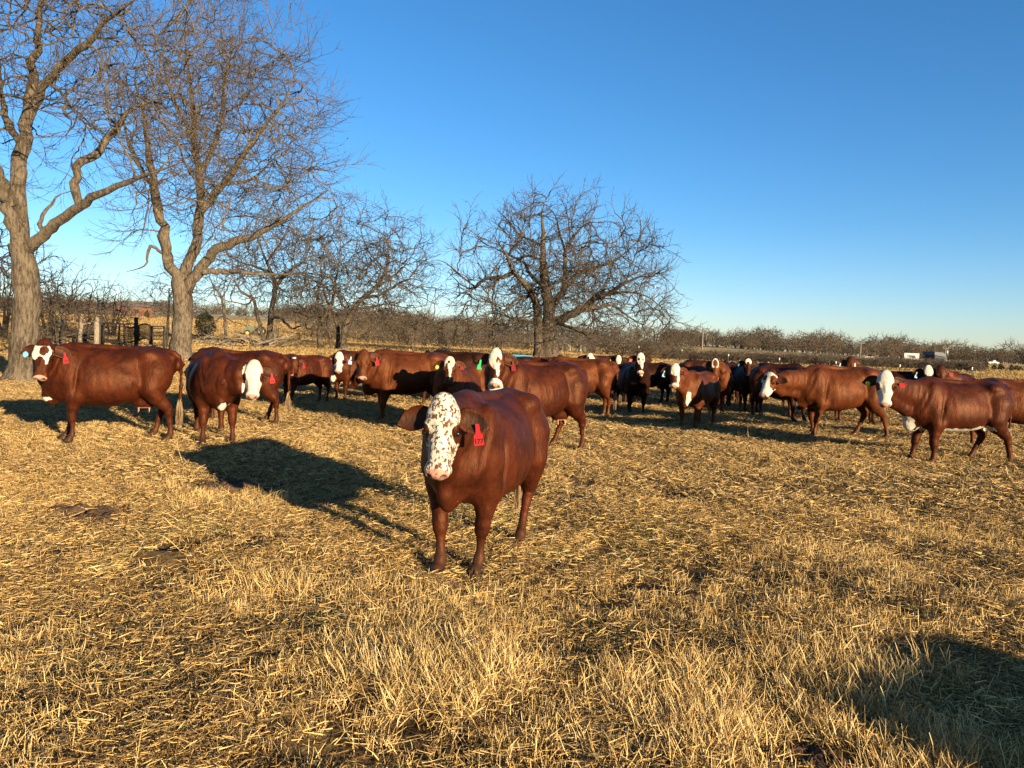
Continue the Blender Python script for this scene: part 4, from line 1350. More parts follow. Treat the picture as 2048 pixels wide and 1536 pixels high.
def bush_cloud(seed, n=2600, r=(1, 1, 1), leaf=.11, base=.1):
    """cedar: many small leaf sprays through an uneven crown"""
    rng = np.random.default_rng(seed)
    c = unit(rng.normal(0, 1, (n, 3))) * rng.uniform(.25, 1, (n, 1)) ** .5
    lump = 1 + .22 * np.sin(5 * c[:, 0] + seed) * np.sin(4 * c[:, 1] + 2) * np.sin(5 * c[:, 2])
    taper = np.clip(1.05 - .45 * (c[:, 2] + 1) / 2, .3, 1)
    c = c * lump[:, None]; c[:, :2] *= taper[:, None]
    c = c * np.array(r) + np.array([0, 0, r[2] + base])
    a = unit(rng.normal(0, 1, (n, 3)) + np.array([0, 0, .5])) * leaf * rng.uniform(.6, 1.4, (n, 1)); b = unit(rng.normal(0, 1, (n, 3))) * leaf * .45
    V = np.stack([c - a, c - b, c + a, c + b], 1).reshape(-1, 3)
    return V, np.arange(len(V)).reshape(-1, 4)


def wood_proto(seed, stems=1):
    lv = [dict(n=1.5, L=1.5, a=.85, K=3, S=3, up=.06, jit=.25, rk=.6, rmin=.055), dict(n=1.9, L=.9, a=.85, K=3, S=3, up=.05, jit=.25, rk=.6, rmin=.042)]
    a, b = dome_tree(seed, 8.0, 4.6, .24, stems, 85, lv, .5, -.85, .12, .07)
    return merge([a, b])


WOOD = [(*wood_proto(60 + i, 1 + 2 * (i % 3)), (M_BRUSH, M_TWIG, M_OAK)[i % 3]) for i in range(6)]
CEDAR = [(*bush_cloud(70 + i, 2600, (1.7, 1.7, 2.2), .16), M_CEDAR) for i in range(2)]


def treeline():
    r = np.random.default_rng(8)
    P, S, I = [], [], []
    def row(px0, px1, Y, n, s0, s1, cedar=.0, dy=14):
        for k in range(n):
            px = px0 + (px1 - px0) * (k + r.uniform(-.5, .5)) / n
            y = Y + r.uniform(-dy, dy)
            x = (px - 1024) / FPX * y
            P.append((x, y, H(x, y) - .1)); s = r.uniform(s0, s1)
            I.append(int(r.integers(6, 8)) if r.uniform() < cedar else int(r.integers(0, 6)))
            S.append((s * r.uniform(.9, 1.25), s * r.uniform(.9, 1.25), s))
    row(1330, 2300, 268, 78, .45, 1.12, .04)
    row(1330, 2300, 244, 70, .35, .95, .04)
    row(1500, 2300, 222, 30, .30, .80, .06)
    row(1330, 2300, 256, 120, .22, .40, .03)
    row(560, 1400, 300, 60, .5, 1.1, .03)
    row(560, 1400, 200, 40, .3, .7, .05)
    row(560, 1400, 240, 80, .2, .45, .03)
    row(-300, 1000, 470, 110, .6, 1.3, .06, 30)
    row(-300, 700, 420, 70, .5, 1.0, .08, 20)
    row(-300, 420, 180, 34, .3, .7, .05, 30)
    row(620, 1380, 128, 40, .25, .5, .02, 6)
    row(1930, 2250, 150, 30, .25, .45, .8, 4)
    n = len(P)
    rot = np.zeros((n, 3)); rot[:, 2] = r.uniform(0, 6.28, n)
    scatter("treeline", "far wood of bare grey-brown trees along the horizon", P, rot, S, I, WOOD + CEDAR)
    P.clear(); S.clear(); I.clear()
    row(1330, 1960, 128, 120, .16, .26, .02, 4)
    row(1400, 1960, 132, 80, .2, .3, .05, 4)
    n = len(P)
    rot = np.zeros((n, 3)); rot[:, 2] = r.uniform(0, 6.28, n)
    S2 = [(a * 1.6, b * 1.6, c) for a, b, c in S]
    scatter("undergrowth", "low brown scrub along the far field edge", P, rot, S2, I, WOOD + CEDAR)


treeline()

cd = thing("cedar_tree", "dark green cedar bush just right of the forked pecan trunk", "tree", on_ground(410, 92))
V, Q = bush_cloud(80, 3000, (1.5, 1.5, 1.6), .12)
obj("crown", mesh_np("crown", V, Q, None, False), M_CEDAR, cd)
mb = MB(); mb.tube([(0, 0, -.1), (.03, 0, 1.2), (0, .02, 2.4)], [.14, .10, .05], 7); mb.build("trunk", M_OAK, cd, True)

# brush pile of sawn and fallen branches
rb = np.random.default_rng(9)
bp = thing("brush_pile", "heap of dead fallen branches left of the twin-stemmed oak", "brush pile", on_ground(478, 55))
mbv = []
n = 46
P0 = np.stack([rb.uniform(-3.3, 2.6, n), rb.uniform(-1.2, 1.2, n), rb.uniform(.0, .5, n)], 1)
az = rb.choice([0, np.pi], n) + rb.normal(0, .5, n); el = rb.uniform(-.05, .55, n)
L = rb.uniform(1.0, 3.0, n)
tt = np.linspace(0, 1, 7)
PP = P0[:, None] + (np.stack([np.cos(az) * np.cos(el), np.sin(az) * np.cos(el), np.sin(el)], 1) * L[:, None])[:, None] * tt[None, :, None] + np.cumsum(rb.normal(0, .06, (n, 7, 3)), 1)
PP[:, :, 2] = np.maximum(PP[:, :, 2], .03)
RR = rb.uniform(.025, .075, n)[:, None] * np.linspace(1, .3, 7)[None]
c1, r1 = sprout(PP, RR, 1.0, .9, .7, 4, rb, .1, .25, .2, .5, .014)
c2, r2 = sprout(c1, r1, 1.4, .5, .7, 3, rb, .1, .25, .2, .5, .01)
V, Q = merge([tubes(PP, RR, 6), tubes(c1, r1, 3), tubes(c2, r2, 3)])
obj("branches", mesh_np("branches", V, Q), M_DEADWOOD, bp)
for lab, pts, rad in (("dead forked branch poking up behind the cow with the light-blue tag", [(838, 722), (828, 705), (822, 690), (829, 684)], 2.4),
                      ("long dead branch slanting down towards the oak's left side", [(905, 704), (880, 692), (862, 678), (845, 660)], 2.6)):
    Y = 40
    pw = np.array([[*unproject(a, b, Y + .3 * i)] for i, (a, b) in enumerate(pts)])
    gx, gy = pw[0][0], pw[0][1]
    pw = np.vstack([[gx, gy, H(gx, gy) - .05], pw])
    t = thing("fallen_branch", lab, "branch", (gx, gy, H(gx, gy)))
    Pm, Rm = resample(pw, np.linspace(rad, rad * .4, len(pw)) * Y / FPX, 10)
    c1, r1 = sprout(Pm[None], Rm[None], 1.5, .8, .7, 4, rb, .15, .2, .3, .5, .015)
    V, Q = merge([tubes(Pm[None], Rm[None], 6), tubes(c1, r1, 4)])
    obj("branch", mesh_np("branch", V - np.array([gx, gy, H(gx, gy)]), Q), M_OAK, t)

# ------------------------------------------------------------------ the herd
# face patches: (+1 white / -1 coat, along the face, to its left, radii)
EYES = [(-1, .21, .125, .06, .042), (-1, .21, -.125, .06, .042)]
FULL = [(1, .24, 0, .295, .19)]
WHITE_FACE = FULL + EYES
BRISKET = ((.80, 0, .66), (.16, .13, .16))
make_cow("nearest cow, speckled white face and red tag 177, facing the camera", 960, 5.80, 71, .96, (884, 796, -1.05), 84, 17, 'red',
    [(1, 'red', 'long', '177')], 2, face=FULL + [(-1, .215, .125, .062, .05), (-1, .215, -.125, .062, .05)], speck=1.0, facec=.23, fat=1.0, sag=.02,
    white=[((.70, .12, .585), (.035, .05, .035)), ((.66, .15, .56), (.05, .03, .03))], feet={'fl': (-.06, -.045), 'fr': (.06, .045), 'hl': (.30, .02), 'hr': (.18, 0)}, ribs=0, ear=(.30, .08))
make_cow("dark brown-faced cow with white forehead patch, red tag 20, leftmost in the herd", 214, 10.75, 24, 1.01, (86, 682, -.62), 84, 18, 'red',
    [(1, 'red', 'long', '20'), (-1, 'blue', 'round', None)], 1, face=[(1, .14, -.01, .115, .115), (-1, .13, .03, .065, .055), (-1, .02, 0, .05, .12), (1, .24, .06, .06, .022), (-1, .30, -.02, .10, .06)],
    fat=1.05, sag=.03, udder=1, white=[((.72, .05, .60), (.06, .08, .03))], feet={'fl': (-.02, 0), 'fr': (.08, 0), 'hl': (-.12, 0), 'hr': (.12, 0)}, tail=.0)
make_cow("brown cow with plain white face, pale yellow and red tags, head lowered", 428, 11.25, 118, .99, (508, 724, -.75), 93, 22, 'red',
    [(1, 'red', 'long', '34'), (-1, 'cream', 'square', None)], 1, face=WHITE_FACE, facec=.23, sag=.02, white=[((.76, .03, .58), (.10, .07, .06)), ((.60, .12, .56), (.08, .06, .05))],
    feet={'fl': (.05, .03), 'fr': (.02, -.03), 'hl': (.1, 0), 'hr': (-.05, 0)})
make_cow("brown cow standing behind the white-faced one, only its back and hind leg showing", 468, 13.9, 8, 1.02, (404, 698, .45), -40, 30, 'red', [], 0, feet={'hl': (-.06, 0), 'hr': (.2, 0)})
make_cow("small dark-faced cow with a red tag and white brisket, alone in the gap", 604, 17.9, 52, .86, (588, 714, -.85), 84, 18, 'red',
    [(1, 'red', 'long', None)], 1, white=[((.76, 0, .70), (.16, .12, .20)), ((.1, 0, .52), (.35, .15, .06))], face=[(1, .02, .0, .025, .06)], feet={'fl': (.06, 0), 'fr': (-.02, 0)})
make_cow("white-faced cow with orange tags peeping out left of the plain tan-faced cow", 706, 20.0, 52, .97, (678, 706, -.9), 86, 18, 'red',
    [(1, 'red', 'square', None), (-1, 'orange', 'square', None)], 1, face=WHITE_FACE + [(-1, .20, -.10, .07, .06)], facec=.23, white=[((.78, 0, .72), (.16, .13, .22))])
make_cow("plain tan-faced cow with light-blue and red tags, its flank in black shadow", 806, 15.0, 24, 1.04, (727, 702, -.75), 86, 16, 'sorrel',
    [(1, 'red', 'long', None), (-1, 'pale', 'long', None)], 1, feet={'fl': (.05, 0), 'fr': (-.08, 0)}, ear=(-.15, .2))
make_cow("cow with white forehead, brown muzzle stripe and round yellow tag, facing the camera", 915, 14.3, 66, .93, (899, 716, -1.05), 86, 16, 'sorrel',
    [(1, 'maroon', 'square', None), (-1, 'yellow', 'round', None)], 1, nose='dark', face=[(1, .07, 0, .115, .10), (1, .22, .025, .22, .026), (-1, .07, -.005, .02, .018), (-1, .19, -.05, .08, .03)])
make_cow("big cow with a raised half-white face, green tag and pale muzzle behind the nearest cow", 1066, 11.75, 34, 1.04, (993, 701, -.62), 82, 13, 'red',
    [(-1, 'green', 'long', None), (1, 'maroon', 'long', None)], 1, face=[(1, .10, -.01, .15, .085), (-1, .13, .035, .05, .03), (1, .26, .035, .10, .02), (1, .46, 0, .09, .10)], udder=1,
    feet={'hl': (-.10, 0), 'hr': (.22, 0)}, sag=.02)
make_cow("rust-brown cow seen from its lean side behind the big cow's rump", 1150, 17.2, 8, 1.0, (1055, 748, .3), -20, 30, 'sorrel', [], 0,
    white=[((.1, 0, .52), (.45, .2, .05))], feet={'fl': (.1, 0), 'fr': (-.1, 0)})
make_cow("brown cow whose dark face with two pale tags looks over the big cow's back", 1085, 21.0, 172, .98, (1121, 711, -.7), 100, 20, 'red',
    [(-1, 'white', 'long', None)], 0, face=[(1, .15, .07, .06, .02)])
make_cow("far cow with white face, brown eye patch and pink tag", 1203, 24.5, 150, 1.0, (1180, 708, -.9), 80, 20, 'red',
    [(-1, 'pink', 'round', None)], 0, face=FULL + [(-1, .13, -.045, .05, .035)], facec=.23)
make_cow("near-black cow with a skull-like white face and orange-red tag", 1262, 19.6, 100, .98, (1282, 707, -1.1), 94, 16, 'dark',  # dark coat paints in the shade cast by neighbouring cows
    [(-1, 'orange', 'square', None)], 1, face=[(1, .12, 0, .15, .095), (-1, .14, -.045, .035, .026), (-1, .16, .045, .045, .028), (1, .28, .03, .12, .03), (1, .46, 0, .05, .08)])
make_cow("black-sided cow with white blaze and yellow tag tucked behind the orange-tagged one", 1252, 21.6, 70, .97, (1238, 710, -1.0), 84, 14, 'dark',
    [(-1, 'yellow', 'long', None)], 0, face=[(1, .12, 0, .12, .07), (1, .42, 0, .08, .03)])
make_cow("cow with white forehead, blue tag and a white brisket stripe, at the herd's centre right", 1390, 16.6, 56, .93, (1351, 729, -.9), 84, 18, 'sorrel',
    [(1, 'maroon', 'square', None), (-1, 'pale', 'long', None)], 1, face=[(1, .09, .0, .155, .10), (1, .30, .075, .16, .03), (1, .455, 0, .05, .09)], white=[((.78, .10, .70), (.10, .05, .20))],
    feet={'fl': (.05, 0), 'fr': (.0, 0)})
make_cow("dark cow with a white ring on its forehead behind the blue-tagged cow", 1408, 20.6, 128, 1.02, (1431, 719, -.75), 98, 16, 'sorrel',
    [], 1, face=[(1, .10, 0, .13, .085), (-1, .10, .0, .095, .058), (-1, .25, 0, .06, .06)])
make_cow("roan-cheeked dark cow glimpsed between the ring-faced cow and the black one", 1462, 24.0, 70, .98, (1455, 722, -.7), 150, 20, 'dark', [], 0,
    face=[(1, .2, .08, .25, .06)])
make_cow("black-looking cow with round white forehead and dark blue tag, facing the camera", 1489, 21.8, 96, .98, (1497, 718, -1.1), 93, 14, 'dark',
    [(-1, 'navy', 'round', None)], 1, nose='dark', face=[(1, .07, 0, .085, .085), (-1, .13, .0, .05, .04)], white=[((.78, 0, .62), (.06, .05, .06))])
make_cow("brown cow mostly hidden behind the cow with the white cheek", 1562, 19.0, 128, .99, (1600, 742, .3), 215, 25, 'red', [], 0, feet={'fl': (.1, 0)})
make_cow("brown cow seen side-on with a patchy white cheek and dark eye, looking left", 1668, 15.3, 4, 1.08, (1540, 741, -.55), 42, 30, 'sorrel',
    [], 1, face=[(1, .28, 0, .26, .20), (-1, .20, .11, .11, .05), (-1, .13, .10, .05, .05), (-1, .14, -.05, .05, .05)], facec=.24, white=[((.46, .2, .57), (.06, .08, .05)), ((-.1, 0, .51), (.3, .15, .035)), ((.78, 0, .63), (.05, .06, .07))],
    feet={'fl': (.06, 0), 'fr': (-.10, 0), 'hl': (-.24, 0), 'hr': (.22, 0)})
make_cow("brown-headed cow with a blue tag looking over the side-on cow's back", 1640, 19.5, 170, 1.0, (1703, 715, -.5), 108, 20, 'red',
    [(-1, 'pale', 'long', None)], 0, face=[(1, .18, .075, .06, .02)])
make_cow("right-hand cow seen side-on with a white face, yellow tag and white belly", 1898, 12.25, 4, 1.02, (1773, 745, -.62), 82, 18, 'red',
    [(1, 'red', 'square', '6'), (-1, 'yellow', 'round', None)], 1, face=FULL + [(-1, .205, .125, .06, .05), (-1, .205, -.125, .06, .05)], facec=.24,
    white=[((.05, 0, .49), (.72, .50, .135)), ((-.38, 0, .57), (.26, .40, .11)), ((.76, 0, .66), (.14, .14, .17))], feet={'fl': (-.05, 0), 'fr': (.10, 0), 'hl': (-.20, 0), 'hr': (.28, 0)}, tail=.04)
make_cow("dark-sided cow with a curly white forehead and pale-blue tag behind the white-bellied cow", 1805, 18.4, 166, .98, (1858, 733, -.5), 100, 18, 'dark',
    [(-1, 'pale', 'long', None)], 0, face=[(1, .09, 0, .14, .10)])
make_cow("brown-faced cow with red tags in both ears above the white-bellied cow's back", 1900, 18.8, 100, .98, (1884, 733, -1.0), 95, 18, 'red',
    [(1, 'red', 'square', None), (-1, 'maroon', 'square', None)], 0)
make_cow("brown cow cut by the right edge with its flank in shadow", 2035, 14.2, 176, 1.02, (2130, 735, .1), 190, 25, 'sorrel', [], 0)
make_cow("far cow with brown and white face and light-blue tag under the forked dead branch", 793, 22.6, 164, .97, (829, 707, -.5), 96, 20, 'sorrel',
    [(-1, 'pale', 'long', None)], 0, face=[(1, .12, 0, .13, .09), (-1, .13, 0, .09, .055)])
make_cow("dark brown cow side-on with a red tag behind the yellow-tagged cow", 910, 20.4, 6, 1.05, (852, 702, .1), -20, 30, 'dark',
    [(-1, 'red', 'square', None)], 0)
make_cow("near-black back showing between the blue-tagged cow and the ring-faced cow", 1404, 23.0, 8, 1.02, (1330, 745, .2), -10, 30, 'dark', [], 0)
make_cow("dark cow standing far back behind the orange-tagged near-black one", 1290, 23.8, 20, .97, (1243, 745, .5), -30, 30, 'dark', [], 0)
make_cow("dark-backed cow far behind the patchy white-cheeked cow's head", 1560, 24.5, 172, 1.02, (1640, 745, .3), 200, 30, 'dark', [], 0)
make_cow("brown back far behind the plain tan-faced cow's shoulders", 792, 19.3, 4, .97, (716, 740, .3), -20, 30, 'red', [], 0)

# ------------------------------------------------------------------ fences, pen, poles, far buildings
M_POST = simple_mat("weathered_post", (.26, .21, .155), (.15, .118, .086), 6, .9, stretch=(4, 4, .5), bump=.5)
M_BLACKPOST = simple_mat("creosote_post", (.02, .017, .015), (.035, .03, .026), 8, .8)
M_STEEL = simple_mat("rusty_pipe", (.014, .010, .008), (.03, .019, .014), 12, .6, .4)
M_TPOST = simple_mat("green_steel_post", (.05, .05, .035), rough=.6)
M_CAP = simple_mat("white_post_tip", (.46, .45, .41), rough=.6)
M_WIRE = simple_mat("fence_wire", (.12, .10, .085), rough=.5, metal=.6)


def fence(name, label, A, B, step, ph, wires, capped=True):
    A = np.array(A, float); B = np.array(B, float)
    n = int(np.hypot(*(B - A)) / step)
    t = thing(name, label, "fence", (A[0], A[1], H(*A)))
    o = np.array([A[0], A[1], H(*A)])
    pts = [A + (B - A) * i / n for i in range(n + 1)]
    rg_ = np.random.default_rng(n)
    pm = MB(); pm.box((0, 0, ph / 2 - .1), (.05, .035, ph + .1)); pm.box((.018, 0, ph / 2 - .1), (.012, .07, ph + .08)); pme = pm.mesh("post"); pme.materials.append(M_TPOST)
    cm = MB(); cm.box((0, 0, ph + .03), (.058, .044, .16)); cme = cm.mesh("post_cap"); cme.materials.append(M_CAP)
    ends = []
    for p in pts:
        z = H(*p)
        po = bpy.data.objects.new("post", pme); COL.objects.link(po); po.parent = t
        po.location = (p[0] - o[0], p[1] - o[1], z - o[2]); po.rotation_euler = (rg_.normal(0, .02), rg_.normal(0, .03), 0)
        if capped:
            c = bpy.data.objects.new("post_cap", cme); COL.objects.link(c); c.parent = po
        ends.append(np.array([p[0], p[1], z]) - o)
    E = np.array(ends)
    w = MB()
    for hz in wires:
        w.tube(E + np.array([0, 0, hz]), .009, 4, False)
    w.build("wire", M_WIRE, t)


fence("wire_fence", "long wire fence with white-tipped steel posts across the field behind the oak", (27.5, 45), (-27, 97), 3.9, 1.25, (.3, .55, .8, 1.05, 1.2))
fence("wire_fence", "wire fence left of the pen running behind the huge pecan", (-26, 47), (-60, 52), 3.5, 1.2, (.3, .6, .9, 1.15), False)

# pen on the left
PY = 47.0
pc = on_ground(260, PY)
pen = thing("cattle_pen", "old cattle pen with weathered grey posts, rails and black posts", "pen", pc)
def rel(px, Y, z=0.0):
    g = on_ground(px, Y); return np.array([g.x - pc.x, g.y - pc.y, g.z - pc.z + z])
rp = np.random.default_rng(2)
for px, Y, hh, r, m in ((118, 47.5, 1.75, .10, 0), (127, 48, 1.9, .09, 0), (158, 47, 2.0, .12, 0), (193, 46.5, 2.0, .16, 0), (201, 46.8, 2.05, .14, 1), (237, 50, 1.85, .06, 1), (273, 48, 2.05, .13, 1), (301, 50, 1.5, .10, 1), (328, 47, 1.55, .07, 1), (334, 47.2, 1.6, .06, 1), (170, 50, 1.0, .10, 1), (146, 50, 1.0, .09, 1)):
    mb = MB(); b = rel(px, Y, -.1)
    lean = np.array([rp.normal(0, .07), rp.normal(0, .05), 0])
    mb.tube([b, b + np.array([0, 0, hh * .5]) + lean * .5, b + np.array([0, 0, hh]) + lean], [r * 1.08, r, r * .93], 9)
    mb.build("post", M_BLACKPOST if m else M_POST, pen, True)
for a, b, z0, z1, r, m in ((105, 193, 1.42, 1.5, .05, 0), (127, 193, 1.0, .75, .04, 1), (127, 200, .55, .6, .04, 1), (334, 352, .95, .95, .07, 1), (201, 273, 1.55, 1.5, .035, 1)):
    mb = MB(); p, q = rel(a, 47.3, z0), rel(b, 47.3, z1); mb.tube([p, (p + q) / 2 + np.array([0, 0, -.04]), q], r, 7)
    mb.build("rail", M_STEEL if m else M_POST, pen, True)
def panel(label, px0, px1, Y0, Y1, zlo, zhi, nb, slant, sag=0.0):
    b = on_ground(px0, Y0)
    t = thing("cattle_gate", label, "gate", b)
    e = on_ground(px1, Y1) - b; e = np.array([e.x, e.y, e.z])
    fr = MB()
    P = lambda u, z: e * u + np.array([0, 0, z - sag * math.sin(math.pi * u)])
    for z in (zlo, zhi): fr.tube([P(u, z) for u in np.linspace(0, 1, 7)], .05, 6)
    for u in (0, 1): fr.tube([P(u, 0.0 if nb < 8 else zlo), P(u, zhi + .05)], .04, 6)
    fr.build("frame", M_STEEL, t, True)
    br = MB()
    for i in range(nb):
        u = (i + .5) / nb
        if slant: br.tube([P(min(1, u + .06), zlo), P(max(0, u - .06), zhi)], .017, 5, False)
        else: br.tube([P(0, zlo + (zhi - zlo) * u), P(1, zlo + (zhi - zlo) * u)], .028, 5, False)
    br.build("bars", M_STEEL, t, True)
panel("dark pipe panel of level bars left in the pen", 207, 248, 46.2, 46.6, .35, 1.45, 4, False)
panel("dark slanted-bar gate sagging in the middle of the pen", 249, 270, 46.3, 47.0, .45, 1.35, 12, True, .1)
panel("dark slanted-bar gate bowed upward at the pen's right", 277, 304, 46.4, 47.0, .5, 1.4, 14, True, -.16)
panel("dark pipe panel closing the pen's right end", 305, 327, 46.6, 47.0, .3, 1.45, 5, False)

# light blue trough
tr_ = on_ground(1035, 43.0)
tt_ = thing("feed_trough", "light blue round feed trough on the grass left of the oak trunk", "trough", (tr_.x, tr_.y, tr_.z))
M_BLUE = simple_mat("blue_plastic", (.06, .27, .38), (.05, .23, .33), 3, .45)
th_ = np.linspace(0, 2 * np.pi, 25)[:-1]
prof = [(.62, .0), (.70, .0), (.80, .36), (.84, .38), (.84, .42), (.77, .42), (.74, .36), (.66, .08), (.0, .07)]
VV = [[r * math.cos(a), r * math.sin(a), z + .28] for r, z in prof for a in th_]
QQ = [[i * 24 + j, i * 24 + (j + 1) % 24, (i + 1) * 24 + (j + 1) % 24, (i + 1) * 24 + j] for i in range(len(prof) - 1) for j in range(24)]
obj("tub", mesh_np("tub", VV, QQ, None, True), M_BLUE, tt_)
mb = MB()
for k in range(4):
    a = k * math.pi / 2 + .5; mb.tube([(.66 * math.cos(a), .66 * math.sin(a), -.1), (.62 * math.cos(a), .62 * math.sin(a), .3)], .05, 7)
mb.build("stand", M_BLACKPOST, tt_, True)

# utility poles
M_POLE = simple_mat("pole_wood", (.19, .155, .118), (.125, .10, .075), 4, .9, stretch=(3, 3, .3))
M_GREY = simple_mat("galvanised", (.35, .355, .36), rough=.4, metal=.5)
for px, topy, Y, lab, tf in ((1403, 655, 150, "tall wooden utility pole just right of the oak crown", 0), (1720, 682, 190, "thin wooden utility pole above the far hedge right of the blue-tagged head", 0), (1889, 692, 190, "wooden utility pole with a transformer can beside the metal barn", 1)):
    b = on_ground(px, Y); top = unproject(px + 4, topy, Y)
    t = thing("utility_pole", lab, "utility pole", b, 0, "utility poles along the far field")
    hh = top.z - b.z
    mb = MB(); mb.tube([(0, 0, -.2), (0, 0, hh * .5), (0, 0, hh)], [.19, .16, .13], 9); mb.build("pole", M_POLE, t, True)
    mb = MB(); mb.box((0, -.22, hh - .6), (1.6, .1, .12)); mb.build("crossarm", M_POLE, t)
    mb = MB()
    for x in (-.7, 0, .7): mb.tube([(x, -.22, hh - .54), (x, -.22, hh - .30)], [.05, .035], 7)
    mb.build("insulators", M_GREY, t, True)
    if tf:
        mb = MB(); mb.tube([(.42, 0, hh - 2.2), (.42, 0, hh - 1.0)], .30, 12); mb.build("transformer", M_GREY, t, True)

# metal barn, signboard, tank, parked trailer and truck far away on the right
M_TIN = simple_mat("tin_wall", (.045, .048, .052), (.03, .033, .036), 2, .8, .0, stretch=(6, 6, .2))
M_TINROOF = simple_mat("tin_roof", (.075, .082, .088), (.06, .066, .07), 2, .6, .0)
M_DARK = simple_mat("dark_opening", (.012, .012, .013), rough=.8)
M_WHITE = simple_mat("white_paint", (.34, .33, .31), (.28, .27, .25), 3, .5)
M_BLK = simple_mat("black_paint", (.01, .01, .01), rough=.5)
M_RUB = simple_mat("tyre_rubber", (.015, .015, .015), rough=.9)
b = on_ground(1868, 178)
barn = thing("metal_barn", "grey metal barn with a lean-to roof beside the transformer pole", "barn", b, R_(8)); barn.scale = (.72, .72, .72)
mb = MB(); mb.box((0, 0, 1.5), (3.6, 5, 3.2)); mb.build("wall", M_TIN, barn)
mb = MB()
mb.add([(-2.2, -2.9, 3.2), (2.2, -2.9, 2.7), (2.2, 2.9, 2.7), (-2.2, 2.9, 3.2), (-2.2, -2.9, 4.3), (1.0, -2.9, 4.1), (1.0, 2.9, 4.1), (-2.2, 2.9, 4.3)],
       [[0, 1, 5, 4], [1, 2, 6, 5], [2, 3, 7, 6], [3, 0, 4, 7], [4, 5, 6, 7], [3, 2, 1, 0]]); mb.build("roof", M_TINROOF, barn)
mb = MB(); mb.box((.5, -2.52, 1.1), (1.5, .06, 2.2)); mb.build("door", M_DARK, barn)
mb = MB(); mb.box((-1.05, -2.52, 1.9), (.8, .06, .6)); mb.build("window", M_DARK, barn)
mb = MB(); mb.tube([(2.1, -2.8, 0), (2.1, -2.8, 2.8)], .07, 6); mb.build("awning_post", M_GREY, barn, True)
# white signboard with a black cow silhouette
b = on_ground(1822, 165)
sg = thing("signboard", "white board painted with a black cow silhouette left of the metal barn", "sign", b, R_(-4))
mb = MB(); mb.box((0, 0, 2.1), (3.2, .12, 1.35)); mb.build("board", M_WHITE, sg)
for x in (-1.3, 1.3):
    mb = MB(); mb.box((x, .1, .75), (.12, .08, 1.7)); mb.build("leg", M_POLE, sg)
cowout = [(-.95, .12), (-.80, .22), (-.62, .18), (-.5, .24), (.6, .22), (.72, .12), (.76, -.2), (.70, -.2), (.66, -.02), (.62, -.42), (.52, -.42), (.50, -.1), (.2, -.14), (-.25, -.14), (-.32, -.42), (-.42, -.42), (-.46, -.08), (-.62, .0), (-.82, -.04), (-.98, -.02)]
bm_ = bpy.data.meshes.new("silhouette")
import bmesh
bmh = bmesh.new()
f = bmh.faces.new([bmh.verts.new((x, -.068, 2.05 + y)) for x, y in cowout]); bmesh.ops.triangulate(bmh, faces=[f]); bmh.to_mesh(bm_); bmh.free()
obj("silhouette", bm_, M_BLK, sg)
# white cylindrical tank on a stand
b = on_ground(1622, 150)
tk = thing("storage_tank", "long pale tank lying beyond the hedge above the side-on cow", "tank", b, R_(6))
mb = MB(); mb.tube([(-2.0, 0, .95), (-1.9, 0, .95), (1.9, 0, .95), (2.0, 0, .95)], [.3, .55, .55, .3], 16); mb.build("tank", simple_mat("cream_paint", (.42, .36, .26), (.36, .30, .21), 3, .5), tk, True)
for x in (-1.2, 1.2):
    mb = MB(); mb.box((x, 0, .22), (.25, .8, .5)); mb.build("cradle", M_STEEL, tk)
# white pickup far right
def pickup(label, px, Y, rz):
    b = on_ground(px, Y)
    t = thing("pickup_truck", label, "truck", b, rz); t.scale = (.6, .6, .6)
    outl = [(-2.6, .45), (-2.6, 1.05), (-.6, 1.08), (-.45, 1.75), (.75, 1.78), (1.25, 1.12), (2.5, 1.0), (2.65, .5)]
    m = bmesh.new()
    lo = [m.verts.new((x, -.92 + (.12 if z > 1.2 else 0), z)) for x, z in outl]; hi = [m.verts.new((x, .92 - (.12 if z > 1.2 else 0), z)) for x, z in outl]
    m.faces.new(lo); m.faces.new(hi[::-1])
    for i in range(len(lo)): m.faces.new([lo[i], hi[i], hi[(i + 1) % len(lo)], lo[(i + 1) % len(lo)]])
    bmesh.ops.recalc_face_normals(m, faces=m.faces)
    me = bpy.data.meshes.new("body"); m.to_mesh(me); m.free()
    bv = obj("body", me, M_WHITE, t).modifiers.new("bevel", 'BEVEL'); bv.width = .06; bv.segments = 2
    for s in (-1, 1):
        mb = MB(); mb.add([(-.35, s * .90, 1.2), (.95, s * .90, 1.2), (.68, s * .815, 1.68), (-.30, s * .815, 1.68)], [[0, 1, 2, 3]]); mb.build("window", M_DARK, t)
        for x in (-1.7, 1.65):
            mb = MB(); mb.tube([(x, s * .72, .38), (x, s * .95, .38)], .38, 16); w = mb.build("wheel", M_RUB, t)
            mb = MB(); mb.tube([(x, s * .93, .38), (x, s * .96, .38)], .2, 12); mb.build("rim", M_GREY, w)
    return t
pickup("white pickup truck parked by the dark cedars near the right edge", 1985, 205, R_(4))
# small pale shed between pole and signboard
b = on_ground(1739, 180)
sh = thing("feeder_crate", "small grey wire crate right of the thin utility pole", "crate", b)
mb = MB()
for x in (-.8, .8):
    for y in (-.5, .5): mb.box((x, y, .6), (.08, .08, 1.2))
mb.build("frame", M_GREY, sh)
mb = MB()
for i in range(5): mb.box((0, -.5, .2 + i * .24), (1.52, .04, .05)); mb.box((0, .5, .2 + i * .24), (1.52, .04, .05))
mb.build("bars", M_GREY, sh)
